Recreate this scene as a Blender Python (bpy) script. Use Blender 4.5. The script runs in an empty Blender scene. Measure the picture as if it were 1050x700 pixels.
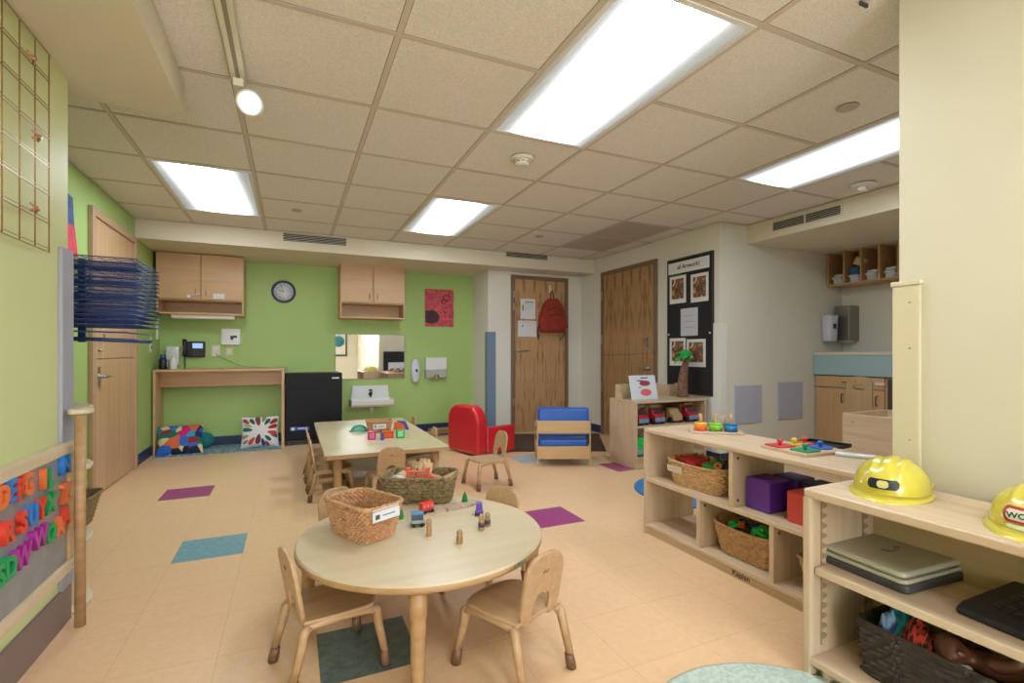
import bpy, bmesh, math, random
from mathutils import Vector, Matrix, Euler
PI = math.pi
random.seed(7)
SC = bpy.context.scene
COL = SC.collection

# ------------------------------------------------------------------ camera, world, exposure
CAM_Z = 1.035
cd = bpy.data.cameras.new('camera')
cam = bpy.data.objects.new('camera', cd); COL.objects.link(cam)
cam.location = (0, 0, CAM_Z)
cam.rotation_euler = (PI/2, 0, -0.4224)
cd.sensor_fit = 'HORIZONTAL'; cd.sensor_width = 36
cd.lens = 36*502.35/1050
cd.shift_y = 11.2/1050
cd.clip_start = 0.02
SC.camera = cam
world = bpy.data.worlds.new('world'); SC.world = world
world.use_nodes = True
world.node_tree.nodes['Background'].inputs[0].default_value = (0.86, 0.93, 1, 1)
world.node_tree.nodes['Background'].inputs[1].default_value = 8
SC.view_settings.view_transform = 'Standard'
SC.view_settings.look = 'None'
SC.view_settings.gamma = 1
SC.view_settings.use_curve_mapping = False
SC.view_settings.exposure = 0.68
PANEL = 4.5        # radiance of the ceiling lamps' diffusers
SPOT = 14.0

# ------------------------------------------------------------------ materials
def lin(c):
    if isinstance(c, str):
        c = tuple(int(c[i:i+2], 16)/255 for i in (0, 2, 4))
    return tuple((v/12.92 if v <= .04045 else ((v+.055)/1.055)**2.4) for v in c) + (1,)
MATS = {}
def mat(name, c, rough=.6, c2=None, scale=8, detail=4, bump=0, bscale=60, metal=0, stretch=None, spec=None, coat=0, lo=.35, hi=.65, trans=0):
    if name in MATS: return MATS[name]
    m = bpy.data.materials.new(name); m.use_nodes = True
    nt = m.node_tree; b = nt.nodes['Principled BSDF']
    b.inputs['Base Color'].default_value = lin(c)
    b.inputs['Roughness'].default_value = rough
    b.inputs['Metallic'].default_value = metal
    if spec is not None: b.inputs['Specular IOR Level'].default_value = spec
    if coat: b.inputs['Coat Weight'].default_value = coat; b.inputs['Coat Roughness'].default_value = .15
    if trans: b.inputs['Transmission Weight'].default_value = trans
    tc = nt.nodes.new('ShaderNodeTexCoord'); mp = nt.nodes.new('ShaderNodeMapping')
    nt.links.new(tc.outputs['Object'], mp.inputs[0])
    if stretch: mp.inputs['Scale'].default_value = stretch
    if c2:
        n = nt.nodes.new('ShaderNodeTexNoise'); n.inputs['Scale'].default_value = scale; n.inputs['Detail'].default_value = detail
        nt.links.new(mp.outputs[0], n.inputs['Vector'])
        r = nt.nodes.new('ShaderNodeValToRGB')
        r.color_ramp.elements[0].position = lo; r.color_ramp.elements[0].color = lin(c)
        r.color_ramp.elements[1].position = hi; r.color_ramp.elements[1].color = lin(c2)
        nt.links.new(n.outputs['Fac'], r.inputs[0]); nt.links.new(r.outputs[0], b.inputs['Base Color'])
    if bump:
        n2 = nt.nodes.new('ShaderNodeTexNoise'); n2.inputs['Scale'].default_value = bscale; n2.inputs['Detail'].default_value = 3
        nt.links.new(mp.outputs[0], n2.inputs['Vector'])
        bp = nt.nodes.new('ShaderNodeBump'); bp.inputs['Strength'].default_value = bump; bp.inputs['Distance'].default_value = .01
        nt.links.new(n2.outputs['Fac'], bp.inputs['Height']); nt.links.new(bp.outputs[0], b.inputs['Normal'])
    MATS[name] = m
    return m
def wood(name, c, c2, axis=0, rough=.42, k=1.0, lo=.3, hi=.7):
    s = [22*k, 22*k, 22*k]; s[axis] = 1.3*k
    return mat(name, c, rough, c2, scale=1.6, detail=6, stretch=s, bump=.03, bscale=5, lo=lo, hi=hi)
def emis(name, c, s):
    m = bpy.data.materials.new(name); m.use_nodes = True; b = m.node_tree.nodes['Principled BSDF']
    b.inputs['Base Color'].default_value = lin(c); b.inputs['Emission Color'].default_value = lin(c); b.inputs['Emission Strength'].default_value = s
    MATS[name] = m; return m

BIRCH = [wood('birch_%s' % a, 'cbb08c', 'bda07a', i) for i, a in enumerate('xyz')]
PALE = [wood('pale_maple_%s' % a, 'd0b89c', 'c0a588', i) for i, a in enumerate('xyz')]
CAB = [wood('cabinet_maple_%s' % a, 'd0aa80', 'c49c70', i) for i, a in enumerate('xyz')]
CHAIRW = wood('chair_beech', 'be9c76', 'ad8a64', 1, rough=.35)
CHAIRD = wood('chair_foot', '7d5c42', '6b4c36', 2)
TABLETOP = wood('table_laminate', 'cfbea0', 'c6b496', 0, rough=.3, k=.5)
TABLEEDGE = wood('table_edge', 'b8946b', 'a58058', 0)
VENEERL = wood('veneer_light', 'd0ae88', 'c09a72', 2, k=.5)
def figured(name, base, mid, dark, w=.16, k=16, flip=1):
    m = bpy.data.materials.new(name); m.use_nodes = True; nt = m.node_tree; b = nt.nodes['Principled BSDF']; b.inputs['Roughness'].default_value = .4
    tc = nt.nodes.new('ShaderNodeTexCoord'); sx = nt.nodes.new('ShaderNodeSeparateXYZ'); nt.links.new(tc.outputs['Object'], sx.inputs[0])
    def mth(op, a, b_):
        n = nt.nodes.new('ShaderNodeMath'); n.operation = op
        for i_, v in enumerate((a, b_)):
            if isinstance(v, (int, float)): n.inputs[i_].default_value = v
            else: nt.links.new(v, n.inputs[i_])
        return n.outputs[0]
    u = mth('PINGPONG', sx.outputs[0], w); u2 = mth('MULTIPLY', mth('MULTIPLY', u, u), k*flip)
    v = mth('ADD', mth('MULTIPLY', sx.outputs[2], .55), u2)
    cb_ = nt.nodes.new('ShaderNodeCombineXYZ'); nt.links.new(mth('MULTIPLY', u, 2.5), cb_.inputs[0]); nt.links.new(v, cb_.inputs[2])
    n = nt.nodes.new('ShaderNodeTexNoise'); n.inputs['Scale'].default_value = 8; n.inputs['Detail'].default_value = 4; n.inputs['Roughness'].default_value = .55
    nt.links.new(cb_.outputs[0], n.inputs['Vector'])
    r = nt.nodes.new('ShaderNodeValToRGB'); e = r.color_ramp.elements
    e[0].position = .34; e[0].color = lin(dark); e[1].position = .46; e[1].color = lin(mid)
    x = e.new(.56); x.color = lin(base); x = e.new(.72); x.color = lin(mid)
    nt.links.new(n.outputs['Fac'], r.inputs[0]); nt.links.new(r.outputs[0], b.inputs['Base Color'])
    MATS[name] = m; return m
VENEER = figured('figured_veneer', 'c29c72', 'b48e64', '946c48')
VENEER2 = figured('figured_veneer_dark', 'b48e64', 'a07a50', '83603e')
GREEN = mat('green_wall_paint', 'a6c274', .55, 'a2be70', scale=1.5, bump=.015, bscale=180)
GREENP = mat('pale_green_wall_paint', 'd2daa0', .45, 'cfd69c', scale=1.5, bump=.02, bscale=180)
CREAM = mat('cream_wall_paint', 'e2dfd5', .6, 'dddad0', scale=1.2, bump=.02, bscale=180)
CREAM2 = mat('warm_cream_paint', 'cdc6b0', .5, 'c8c0a9', scale=1.2, bump=.02, bscale=180)
SOFF = mat('soffit_paint', 'dbd2bd', .6, 'd6cdb8', scale=1.1)
CTILE = mat('ceiling_tile_mineral', 'e9e4de', .9, 'dbd5cd', scale=160, detail=6, bump=.12, bscale=220, lo=.4, hi=.6)
CGRID = mat('ceiling_grid_metal', 'cbbfb2', .5)
NAVY = mat('navy_vinyl', '1c2d52', .4)
GREYBASE = mat('taupe_vinyl', '7b6a68', .4)
WHITE = mat('white_plastic', 'dedede', .35)
PAPER = mat('paper', 'dcdde0', .7)
OFFW = mat('offwhite', 'd8d2c0', .5)
BLACK = mat('black_plastic', '17171a', .35)
DGREY = mat('dark_grey', '3b3b3d', .4)
STEEL = mat('brushed_steel', 'a8a8a6', .3, metal=1)
BLUEGREY = mat('bluegrey_guard', '7186a0', .5)
GREYG = mat('grey_guard', 'a3a5b4', .45)
TANG = mat('tan_guard', 'cdc1a2', .5)
WHG = mat('pale_guard', 'e6e5e2', .5)
RED = mat('red_vinyl', 'c8202c', .28, coat=.3)
BLUE = mat('blue_vinyl', '0f55b5', .35)
YEL = mat('yellow_plastic', 'cdbd45', .25, coat=.4)
def flat(c, rough=.45): return mat('col_' + c, c, rough)

# ------------------------------------------------------------------ geometry helpers
class MB:
    def __init__(s): s.v = []; s.f = []; s.mi = []; s.sm = []
    def add(s, vs, fs, mi=0, M=None, smooth=False):
        o = len(s.v)
        s.v += [tuple(M @ Vector(p)) if M else tuple(p) for p in vs]
        s.f += [tuple(i+o for i in f) for f in fs]; s.mi += [mi]*len(fs); s.sm += [smooth]*len(fs)
        return s
    def box(s, x0, x1, y0, y1, z0, z1, mi=0, M=None):
        vs = [(x, y, z) for z in (z0, z1) for y in (y0, y1) for x in (x0, x1)]
        return s.add(vs, [(0, 2, 3, 1), (4, 5, 7, 6), (0, 1, 5, 4), (2, 6, 7, 3), (0, 4, 6, 2), (1, 3, 7, 5)], mi, M)
    def prism(s, poly, axis, a, b, mi=0, M=None, smooth=False):
        def P(u, v, w): return {0: (w, u, v), 1: (u, w, v), 2: (u, v, w)}[axis]
        n = len(poly); vs = [P(u, v, a) for u, v in poly] + [P(u, v, b) for u, v in poly]
        fs = [tuple(range(n))[::-1], tuple(range(n, 2*n))] + [(i, (i+1) % n, n+(i+1) % n, n+i) for i in range(n)]
        return s.add(vs, fs, mi, M)
    def tube(s, pts, r, n=8, mi=0, M=None, cap=True, squash=None):
        pts = [Vector(p) for p in pts]; rs = r if isinstance(r, (list, tuple)) else [r]*len(pts)
        vs = []; fs = []; up = None
        for i, p in enumerate(pts):
            d = (pts[min(i+1, len(pts)-1)] - pts[max(i-1, 0)]).normalized()
            if up is None:
                a = Vector((0, 0, 1)) if abs(d.z) < .9 else Vector((1, 0, 0)); up = (a - d*a.dot(d)).normalized()
            else: up = (up - d*up.dot(d)).normalized()
            sd = d.cross(up)
            for k in range(n):
                t = 2*PI*k/n
                vs.append(p + (up*math.cos(t) + sd*math.sin(t)*(squash or 1))*rs[i])
        for i in range(len(pts)-1):
            for k in range(n): fs.append((i*n+k, i*n+(k+1) % n, (i+1)*n+(k+1) % n, (i+1)*n+k))
        s.add(vs, fs, mi, M, True)
        if cap:
            o = len(s.v) - len(vs); s.f += [tuple(range(o, o+n))[::-1], tuple(range(len(s.v)-n, len(s.v)))]; s.mi += [mi]*2; s.sm += [False]*2
        return s
    def lathe(s, prof, n=24, c=(0, 0, 0), mi=0, M=None, smooth=True, sx=1, sy=1):
        vs = []; fs = []
        for r, z in prof:
            for k in range(n): t = 2*PI*k/n; vs.append((c[0]+r*sx*math.cos(t), c[1]+r*sy*math.sin(t), c[2]+z))
        for i in range(len(prof)-1):
            for k in range(n): fs.append((i*n+k, i*n+(k+1) % n, (i+1)*n+(k+1) % n, (i+1)*n+k))
        s.add(vs, fs, mi, M, smooth)
        o = len(s.v)-len(vs); s.f += [tuple(range(o, o+n))[::-1], tuple(range(len(s.v)-n, len(s.v)))]; s.mi += [mi]*2; s.sm += [False]*2
        return s
    def ell(s, c, rx, ry, rz, n=16, m=10, mi=0, M=None):
        prof = [(math.sin(PI*i/m), -math.cos(PI*i/m)) for i in range(m+1)]
        prof[0] = (.001, -1); prof[-1] = (.001, 1)
        T = Matrix.Translation(c) @ Matrix.Diagonal((rx, ry, rz, 1))
        return s.lathe(prof, n, mi=mi, M=(M @ T if M else T))
    def build(s, name, m, parent=None, bev=0, seg=2, loc=None, rot=None, label=None, sharp=False):
        me = bpy.data.meshes.new(name); me.from_pydata(s.v, [], s.f); me.update()
        ms = m if isinstance(m, (list, tuple)) else [m]
        for x in ms: me.materials.append(x)
        me.polygons.foreach_set('material_index', s.mi); me.polygons.foreach_set('use_smooth', s.sm)
        bm = bmesh.new(); bm.from_mesh(me); bmesh.ops.recalc_face_normals(bm, faces=bm.faces); bm.to_mesh(me); bm.free()
        o = bpy.data.objects.new(name, me); COL.objects.link(o)
        if parent: o.parent = parent
        if loc: o.location = loc
        if rot: o.rotation_euler = rot
        if bev:
            d = o.modifiers.new('bevel', 'BEVEL'); d.width = bev; d.segments = seg; d.limit_method = 'ANGLE'; d.angle_limit = math.radians(40)
        if label: o['label'] = label
        return o
def rrect(w, h, r, n=5, cx=0, cy=0):
    out = []
    for (sx, sy, a) in ((1, 1, 0), (-1, 1, 90), (-1, -1, 180), (1, -1, 270)):
        for k in range(n+1):
            t = math.radians(a + 90*k/n); out.append((cx+sx*(w/2-r)+r*math.cos(t), cy+sy*(h/2-r)+r*math.sin(t)))
    return out
def thing(name, label, cat, loc=(0, 0, 0), rz=0, group=None):
    o = bpy.data.objects.new(name, None); COL.objects.link(o); o.empty_display_size = .05
    o.location = loc; o.rotation_euler = (0, 0, rz); o['label'] = label; o['category'] = cat
    if group: o['group'] = group
    return o
def tag(o, label, cat, group=None):
    o['label'] = label; o['category'] = cat
    if group: o['group'] = group
    return o
def struct(o, label=None):
    o['kind'] = 'structure'
    if label: o['label'] = label
    return o
KIDS = {}
def add_kids(root):
    return [c for c in bpy.data.objects if c.parent == root]
def copy_tree(o, parent=None):
    c = o.copy(); COL.objects.link(c)
    if parent: c.parent = parent
    for ch in add_kids(o): copy_tree(ch, c)
    return c
def dup(root, loc, rz, label):
    c = copy_tree(root); c.location = loc; c.rotation_euler = (0, 0, rz); c['label'] = label
    return c
def text_mesh(name, txt, size, depth, m, parent=None, loc=(0, 0, 0), rot=(PI/2, 0, 0), bold=0, label=None, align='CENTER'):
    cu = bpy.data.curves.new(name, 'FONT'); cu.body = txt; cu.size = size; cu.extrude = depth/2; cu.offset = bold; cu.align_x = align; cu.align_y = 'CENTER'; cu.resolution_u = 3
    t = bpy.data.objects.new(name + '_tmp', cu); COL.objects.link(t)
    dg = bpy.context.evaluated_depsgraph_get(); me = bpy.data.meshes.new_from_object(t.evaluated_get(dg))
    bpy.data.objects.remove(t); me.materials.clear(); me.materials.append(m)
    o = bpy.data.objects.new(name, me); COL.objects.link(o); o.location = loc; o.rotation_euler = rot
    if parent: o.parent = parent
    if label: o['label'] = label
    return o

# ------------------------------------------------------------------ room
CEIL = 2.247
FT, FX, FY = .3128, -.2305, 2.873
T, CX0, CY0 = .6096, -.8455, 1.2807
def floor_mat(name, c, c2, sc=30, line='b08d68'):
    m = bpy.data.materials.new(name); m.use_nodes = True; nt = m.node_tree; b = nt.nodes['Principled BSDF']
    b.inputs['Roughness'].default_value = .28; b.inputs['Specular IOR Level'].default_value = .35
    tc = nt.nodes.new('ShaderNodeTexCoord'); n = nt.nodes.new('ShaderNodeTexNoise'); n.inputs['Scale'].default_value = sc; n.inputs['Detail'].default_value = 8; n.inputs['Roughness'].default_value = .7
    nt.links.new(tc.outputs['Object'], n.inputs['Vector'])
    r = nt.nodes.new('ShaderNodeValToRGB'); r.color_ramp.elements[0].position = .35; r.color_ramp.elements[1].position = .65
    r.color_ramp.elements[0].color = lin(c); r.color_ramp.elements[1].color = lin(c2)
    nt.links.new(n.outputs['Fac'], r.inputs[0])
    mp = nt.nodes.new('ShaderNodeMapping'); mp.inputs['Location'].default_value = (-FX + 20*FT, -FY + 20*FT, 0)
    nt.links.new(tc.outputs['Object'], mp.inputs[0])
    br = nt.nodes.new('ShaderNodeTexBrick'); br.offset = 0; br.squash = 1
    br.inputs['Scale'].default_value = 1; br.inputs['Brick Width'].default_value = FT; br.inputs['Row Height'].default_value = FT
    br.inputs['Mortar Size'].default_value = .0011; br.inputs['Mortar Smooth'].default_value = .2
    br.inputs['Color1'].default_value = (1, 1, 1, 1); br.inputs['Color2'].default_value = (.97, .97, .97, 1); br.inputs['Mortar'].default_value = (.76, .72, .68, 1)
    nt.links.new(mp.outputs[0], br.inputs['Vector'])
    mx = nt.nodes.new('ShaderNodeMix'); mx.data_type = 'RGBA'; mx.blend_type = 'MULTIPLY'; mx.inputs[0].default_value = 1
    nt.links.new(r.outputs[0], mx.inputs[6]); nt.links.new(br.outputs['Color'], mx.inputs[7]); nt.links.new(mx.outputs[2], b.inputs['Base Color'])
    return m
FM = [floor_mat('floor_tile_peach', 'dfb88f', 'e5c19b'), floor_mat('floor_tile_purple', '8b3068', 'a84a86', 60), floor_mat('floor_tile_blue', '5f8fa2', '86adb6', 40),
      floor_mat('floor_tile_green', '4a5a57', '6c7a75', 25), floor_mat('floor_tile_pale_blue', '9db3c0', 'b0c2cc', 40)]
SPEC = {(-2, 4): 1, (-1, 0): 2, (1, -4): 3, (5, -1): 1, (9, 2): 1, (7, 4): 4, (6, 5): 4}
f = MB()
for i in range(-6, 21):
    for j in range(-20, 14):
        x0 = FX+i*FT; y0 = FY+j*FT
        f.add([(x0, y0, 0), (x0+FT, y0, 0), (x0+FT, y0+FT, 0), (x0, y0+FT, 0)], [(0, 1, 2, 3)], SPEC.get((i, j), 0))
fl = f.build('floor', FM); struct(fl, 'peach linoleum tile floor with a few purple, blue and green tiles')

LIT = {(0, 4), (0, 5), (3, 4), (3, 5), (3, 0), (3, 1), (6, 0), (6, 1), (3, -4), (3, -3), (0, -4), (0, -3)}
GREYP = {(6, 4), (6, 5)}
c = MB()
for i in range(-1, 11):
    for j in range(-8, 9):
        if (i, j) in LIT or (i, j) in GREYP: continue
        x0 = CX0+i*T; y0 = CY0+j*T; z = CEIL+.006
        c.add([(x0, y0, z), (x0+T, y0, z), (x0+T, y0+T, z), (x0, y0+T, z)], [(0, 3, 2, 1)])
c.box(-1.8, 6, -3.4, 7, CEIL+.03, CEIL+.1)
struct(c.build('ceiling', CTILE), 'speckled mineral fibre ceiling tiles')
g = MB()
for i in range(-1, 12):
    x = CX0+i*T
    g.box(x-.014, x+.014, -3.2, 6.4, CEIL+.0045, CEIL+.012, 1).box(x-.011, x+.011, -3.2, 6.4, CEIL+.003, CEIL+.0045)
for j in range(-8, 10):
    for i in range(-1, 11):
        if (i, j) in LIT and (i, j-1) in LIT: continue
        y = CY0+j*T
        g.box(CX0+i*T+.014, CX0+(i+1)*T-.014, y-.014, y+.014, CEIL+.0045, CEIL+.012, 1).box(CX0+i*T+.011, CX0+(i+1)*T-.011, y-.011, y+.011, CEIL+.003, CEIL+.0045)
struct(g.build('trim_1', [CGRID, mat('grid_gap_shade', '93867a', .8)]), 'metal grid carrying the ceiling tiles')  # wider dark strips behind the bars paint in their shadow gaps

def slab(name, x0, x1, y0, y1, z0, z1, m, label):
    return struct(MB().box(x0, x1, y0, y1, z0, z1).build(name, m), label)
XL, XN, YB, YD, XR, YF, XA = -1.29, -.796, 6.33, 5.74, 3.62, 3.35, 5.4
slab('wall_left', XL-.1, XL, 2.45, YB+.1, 0, CEIL, GREEN, 'green wall with the tall wooden door')
slab('wall_near_left', XL, XN, -3.2, 2.45, 0, CEIL, GREENP, 'pale green wall holding the letter board')
slab('wall_back', XL, 2.25, YB, YB+.1, 0, CEIL, GREEN, 'green back wall')
slab('wall_entry', 2.25, XR, YD, YB+.1, 0, CEIL, CREAM, 'cream wall around the entry door')
slab('wall_right', XR, XA+.1, YF, YD+.6, 0, CEIL, CREAM, 'cream wall with the dutch door and felt squares')
slab('wall_alcove', XA, XA+.1, .967, YF, 0, CEIL, CREAM, 'cream alcove wall behind the counter')
slab('wall_near_right', 1.86, XA+.1, -3.2, .967, 0, CEIL, CREAM2, 'warm cream wall at the right')
RW = MB().box(XL, -.75, -3.3, -3.2, 0, CEIL).box(.95, 1.96, -3.3, -3.2, 0, CEIL).box(-.75, .95, -3.3, -3.2, 0, .3).box(-.75, .95, -3.3, -3.2, 2.15, CEIL)
struct(RW.build('wall_behind', CREAM), 'cream wall behind the viewpoint, opened for an added window')
WF = MB().box(-.75, -.71, -3.27, -3.21, .3, 2.15).box(.91, .95, -3.27, -3.21, .3, 2.15).box(.08, .12, -3.26, -3.22, .34, 2.11).box(-.71, .91, -3.27, -3.21, .3, .34).box(-.71, .91, -3.27, -3.21, 2.11, 2.15)  # unseen window, added so daylight fills the room from behind
struct(WF.build('added_window_1', WHITE, bev=.003), 'white framed window added behind the viewpoint to let light in')
slab('trim_2', XL, -.44, -3.2, 2.62, 2.098, CEIL-.001, SOFF, 'dropped box under the ceiling at near left')
slab('trim_3', XL, XR, 5.42, YB, 2.07, CEIL-.001, SOFF, 'dropped soffit along the back wall')
slab('trim_4', 3.97, XA, .967, YF, 2.07, CEIL-.001, SOFF, 'dropped soffit over the alcove')

# baseboards
def base(name, x0, x1, y0, y1, h, m=NAVY, label=None): return struct(MB().box(x0, x1, y0, y1, 0, h).build(name, m, bev=.003), label)
base('baseboard_left', XL, XL+.01, 2.5, 4.30, .1); base('baseboard_left_rear', XL, XL+.01, 5.42, YB, .1)
base('baseboard_back', XL+.01, 2.25, YB-.01, YB, .1)
base('baseboard_entry', 2.25, 2.56, YD-.01, YD, .1); base('baseboard_entry_right', 3.42, XR-.01, YD-.01, YD, .1)
base('baseboard_return', 2.24, 2.25, YD, YB-.01, .1)
base('baseboard_right', XR-.01, XR, YF, 4.19, .1); base('baseboard_right_rear', XR-.01, XR, 5.24, YD-.01, .1); base('baseboard_alcove', XR, 4.94, YF-.01, YF, .1)
base('baseboard_near_left', XN, XN+.012, -3.2, 2.45, .14, GREYBASE, 'taupe vinyl cove base')

# wall guards
def guard(name, pts, m, label):   # L shaped strip given as a polygon in plan
    return struct(MB().prism(pts[0], 2, pts[1], pts[2]).build(name, m, bev=.002), label)
guard('trim_5', ([(XN, 2.36), (XN+.014, 2.36), (XN+.014, 2.464), (XN-.08, 2.464), (XN-.08, 2.45), (XN, 2.45)], .14, 1.43), GREYG, 'grey corner guard on near left wall')
guard('trim_6', ([(2.238, YD+.08), (2.238, YD-.012), (2.35, YD-.012), (2.35, YD), (2.25, YD), (2.25, YD+.08)], .1, 1.295), BLUEGREY, 'blue grey corner guard beside the entry door')
guard('trim_7', ([(XR-.014, YF+.09), (XR-.014, YF-.014), (XR+.07, YF-.014), (XR+.07, YF), (XR, YF), (XR, YF+.09)], .1, 1.31), WHG, 'pale corner guard left of the felt squares')
gg = guard('trim_8', ([(1.846, .903), (1.846, .981), (1.94, .981), (1.94, .967), (1.86, .967), (1.86, .903)], .1, 1.255), TANG, 'tan corner guard at near right wall end')
MB().box(1.842, 1.866, .899, .985, 1.255, 1.27).box(1.866, 1.944, .965, .985, 1.255, 1.27).build('guard_cap', TANG, gg, bev=.003)
sc_ = MB()
for z in (.75, 1.05, 1.2): sc_.ell((1.8455, .93, z), .002, .004, .004, 8, 6)
sc_.build('screws', STEEL, gg)

# vents in soffits
def vent(loc, w, h, axis, n, label, split=1):
    t = thing('air_vent', label, 'vent', loc, 0 if axis == 'x' else -PI/2)
    MB().box(-w/2, w/2, .004, .012, 0, h).build('backing', BLACK, t)
    fr = MB(); fr.box(-w/2-.012, w/2+.012, -.004, .006, -.012, 0).box(-w/2-.012, w/2+.012, -.004, .006, h, h+.012)
    fr.box(-w/2-.012, -w/2, -.004, .006, 0, h).box(w/2, w/2+.012, -.004, .006, 0, h)
    for k in range(1, split): x = -w/2+w*k/split; fr.box(x-.006, x+.006, -.004, .006, 0, h)
    fr.build('frame', OFFW, t)
    sl = MB()
    for k in range(n):
        z = h*(k+.5)/n; sl.add([(-w/2, .002, z+.3*h/n), (w/2, .002, z+.3*h/n), (w/2, -.003, z-.1*h/n), (-w/2, -.003, z-.1*h/n), (-w/2, .004, z+.35*h/n), (w/2, .004, z+.35*h/n)], [(0, 1, 2, 3), (0, 4, 5, 1)])
    s = sl.build('slats', OFFW, t)
    return t
vent((.222, 5.414, 2.155), .6, .08, 'x', 5, 'long slotted air vent in the back soffit, above the left half')
vent((2.64, 5.414, 2.19), .565, .065, 'x', 4, 'slotted air vent in back soffit above the entry door')
vent((3.964, 2.77, 2.13), .6, .075, 'y', 5, 'white louvred air vent in the alcove soffit face', 2)

# ceiling light panels
PAN = bpy.data.materials.new('lamp_diffuser'); PAN.use_nodes = True
nt = PAN.node_tree; b = nt.nodes['Principled BSDF']; b.inputs['Base Color'].default_value = (.45, .47, .5, 1); b.inputs['Roughness'].default_value = .4
tc = nt.nodes.new('ShaderNodeTexCoord'); wv = nt.nodes.new('ShaderNodeTexWave'); wv.bands_direction = 'X'; wv.wave_profile = 'SIN'; wv.inputs['Scale'].default_value = .46; wv.inputs['Distortion'].default_value = .6; wv.inputs['Detail'].default_value = 1; wv.inputs['Phase Offset'].default_value = PI
nt.links.new(tc.outputs['Object'], wv.inputs[0])
mr_ = nt.nodes.new('ShaderNodeMapRange'); mr_.inputs[3].default_value = PANEL*.03; mr_.inputs[4].default_value = PANEL*3.6
pw_ = nt.nodes.new('ShaderNodeMath'); pw_.operation = 'POWER'; pw_.inputs[1].default_value = 3.2
nt.links.new(wv.outputs['Fac'], pw_.inputs[0]); nt.links.new(pw_.outputs[0], mr_.inputs[0])
b.inputs['Emission Color'].default_value = (.86, .94, 1, 1); nt.links.new(mr_.outputs[0], b.inputs['Emission Strength'])
LABS = {(0, 4): 'recessed fluorescent ceiling light at far left above the green wall corner', (3, 4): 'smallest-looking recessed ceiling light, far centre beyond the smoke detector',
        (3, 0): 'largest recessed ceiling light overhead with ribbed prismatic diffuser', (6, 0): 'recessed ceiling light at the right beside the alcove soffit',
        (3, -4): 'unseen ceiling light added behind the viewpoint', (0, -4): 'unseen ceiling light added on the letter board wall side'}  # last two lamps are out of view, added to light the room
for (i, j), lb in LABS.items():
    if (i, j) == (0, -4): i0 = 1.2
    x0 = CX0+i*T; y0 = CY0+j*T
    if (i, j) == (0, -4): x0 += .9
    t = thing('ceiling_light', lb, 'ceiling light', (x0+T/2, y0+T, CEIL), 0, 'recessed ceiling lights')
    w, l = T/2-.011, T-.011
    fr = MB(); e = .022
    for (a, b2, c2, d) in ((-w, -w+e, -l, l), (w-e, w, -l, l), (-w+e, w-e, -l, -l+e), (-w+e, w-e, l-e, l)): fr.box(a, b2, c2, d, -.001, .012)
    fr.build('frame', WHITE, t)
    n = 40; vs = []; fs = []
    d = MB()
    for k in range(n):   # prismatic ribs
        xa = -w+e+(2*w-2*e)*k/n; xb = xa+(2*w-2*e)/n; xm = (xa+xb)/2
        d.add([(xa, -l+e, .006), (xm, -l+e, .003), (xb, -l+e, .006), (xa, l-e, .006), (xm, l-e, .003), (xb, l-e, .006)], [(0, 1, 4, 3), (1, 2, 5, 4)])
    d.build('diffuser', PAN, t)
t = thing('ceiling_panel', 'flat grey panel set in the ceiling grid near the dutch door', 'ceiling panel', (CX0+6.5*T, CY0+5*T, CEIL+.004))
MB().box(-T/2+.012, T/2-.012, -T+.012, T-.012, 0, .004).build('panel', mat('grey_panel', 'b5aa9b', .6, 'bdb2a2', scale=3), t)
MB().box(-T/2+.011, T/2-.011, -.012, .012, -.002, 0).build('divider', CGRID, t)
# ceiling round items
def puck(name, loc, prof, m, label, cat):
    return tag(MB().lathe(prof, 24).build(name, m, loc=loc), label, cat)
sd = thing('smoke_detector', 'cream round smoke detector between the two centre ceiling lights', 'smoke detector', (1.31, 2.76, CEIL))
MB().lathe([(.001, 0), (.075, 0), (.075, -.012), (.055, -.018), (.001, -.018)][::-1]).build('base_ring', OFFW, sd)
MB().lathe([(.05, -.018), (.045, -.04), (.025, -.048), (.001, -.048)]).build('sensor_head', OFFW, sd)
b_ = MB()
for k in range(10): a = 2*PI*k/10; b_.box(.0465, .0485, -.009, .009, -.034, -.029, M=Matrix.Rotation(a, 4, 'Z'))
b_.build('slots', DGREY, sd)
puck('ceiling_disc', (2.51, 1.53, CEIL), [(.001, .003), (.045, .003), (.048, -.002), (.04, -.006), (.001, -.006)], mat('pale_disc', 'b9b1a6', .5), 'pale flat round sprinkler cover in ceiling beside the right light', 'sprinkler cover')
puck('ceiling_disc', (.04, 4.58, CEIL), [(.001, .003), (.04, .003), (.04, -.003), (.001, -.003)], MATS['pale_disc'], 'small flat sprinkler cover right of the far left ceiling light', 'sprinkler cover')
puck('ceiling_disc', (2.36, 4.55, CEIL), [(.001, .003), (.045, .003), (.04, -.006), (.001, -.006)], MATS['grey_panel'], 'grey round sprinkler cover left of the grey ceiling panel', 'sprinkler cover')
st = thing('strobe_alarm', 'white oval alarm strobe on ceiling beside alcove soffit', 'alarm', (3.77, 2.19, CEIL), .3)
MB().lathe([(.09, 0), (.09, -.012), (.07, -.02), (.001, -.02)], sx=1.0, sy=.9).build('base_plate', WHITE, st)
MB().prism(rrect(.09, .05, .015), 2, -.045, -.02).build('lens', mat('strobe_lens', 'f0f0ee', .15), st, bev=.006)
sn = thing('exit_bracket', 'small dark bracket poking from ceiling above near right wall corner', 'bracket', (1.80, 1.05, CEIL))
MB().box(-.012, .03, -.004, .004, -.012, .001).build('plate', DGREY, sn, bev=.001)

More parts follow.
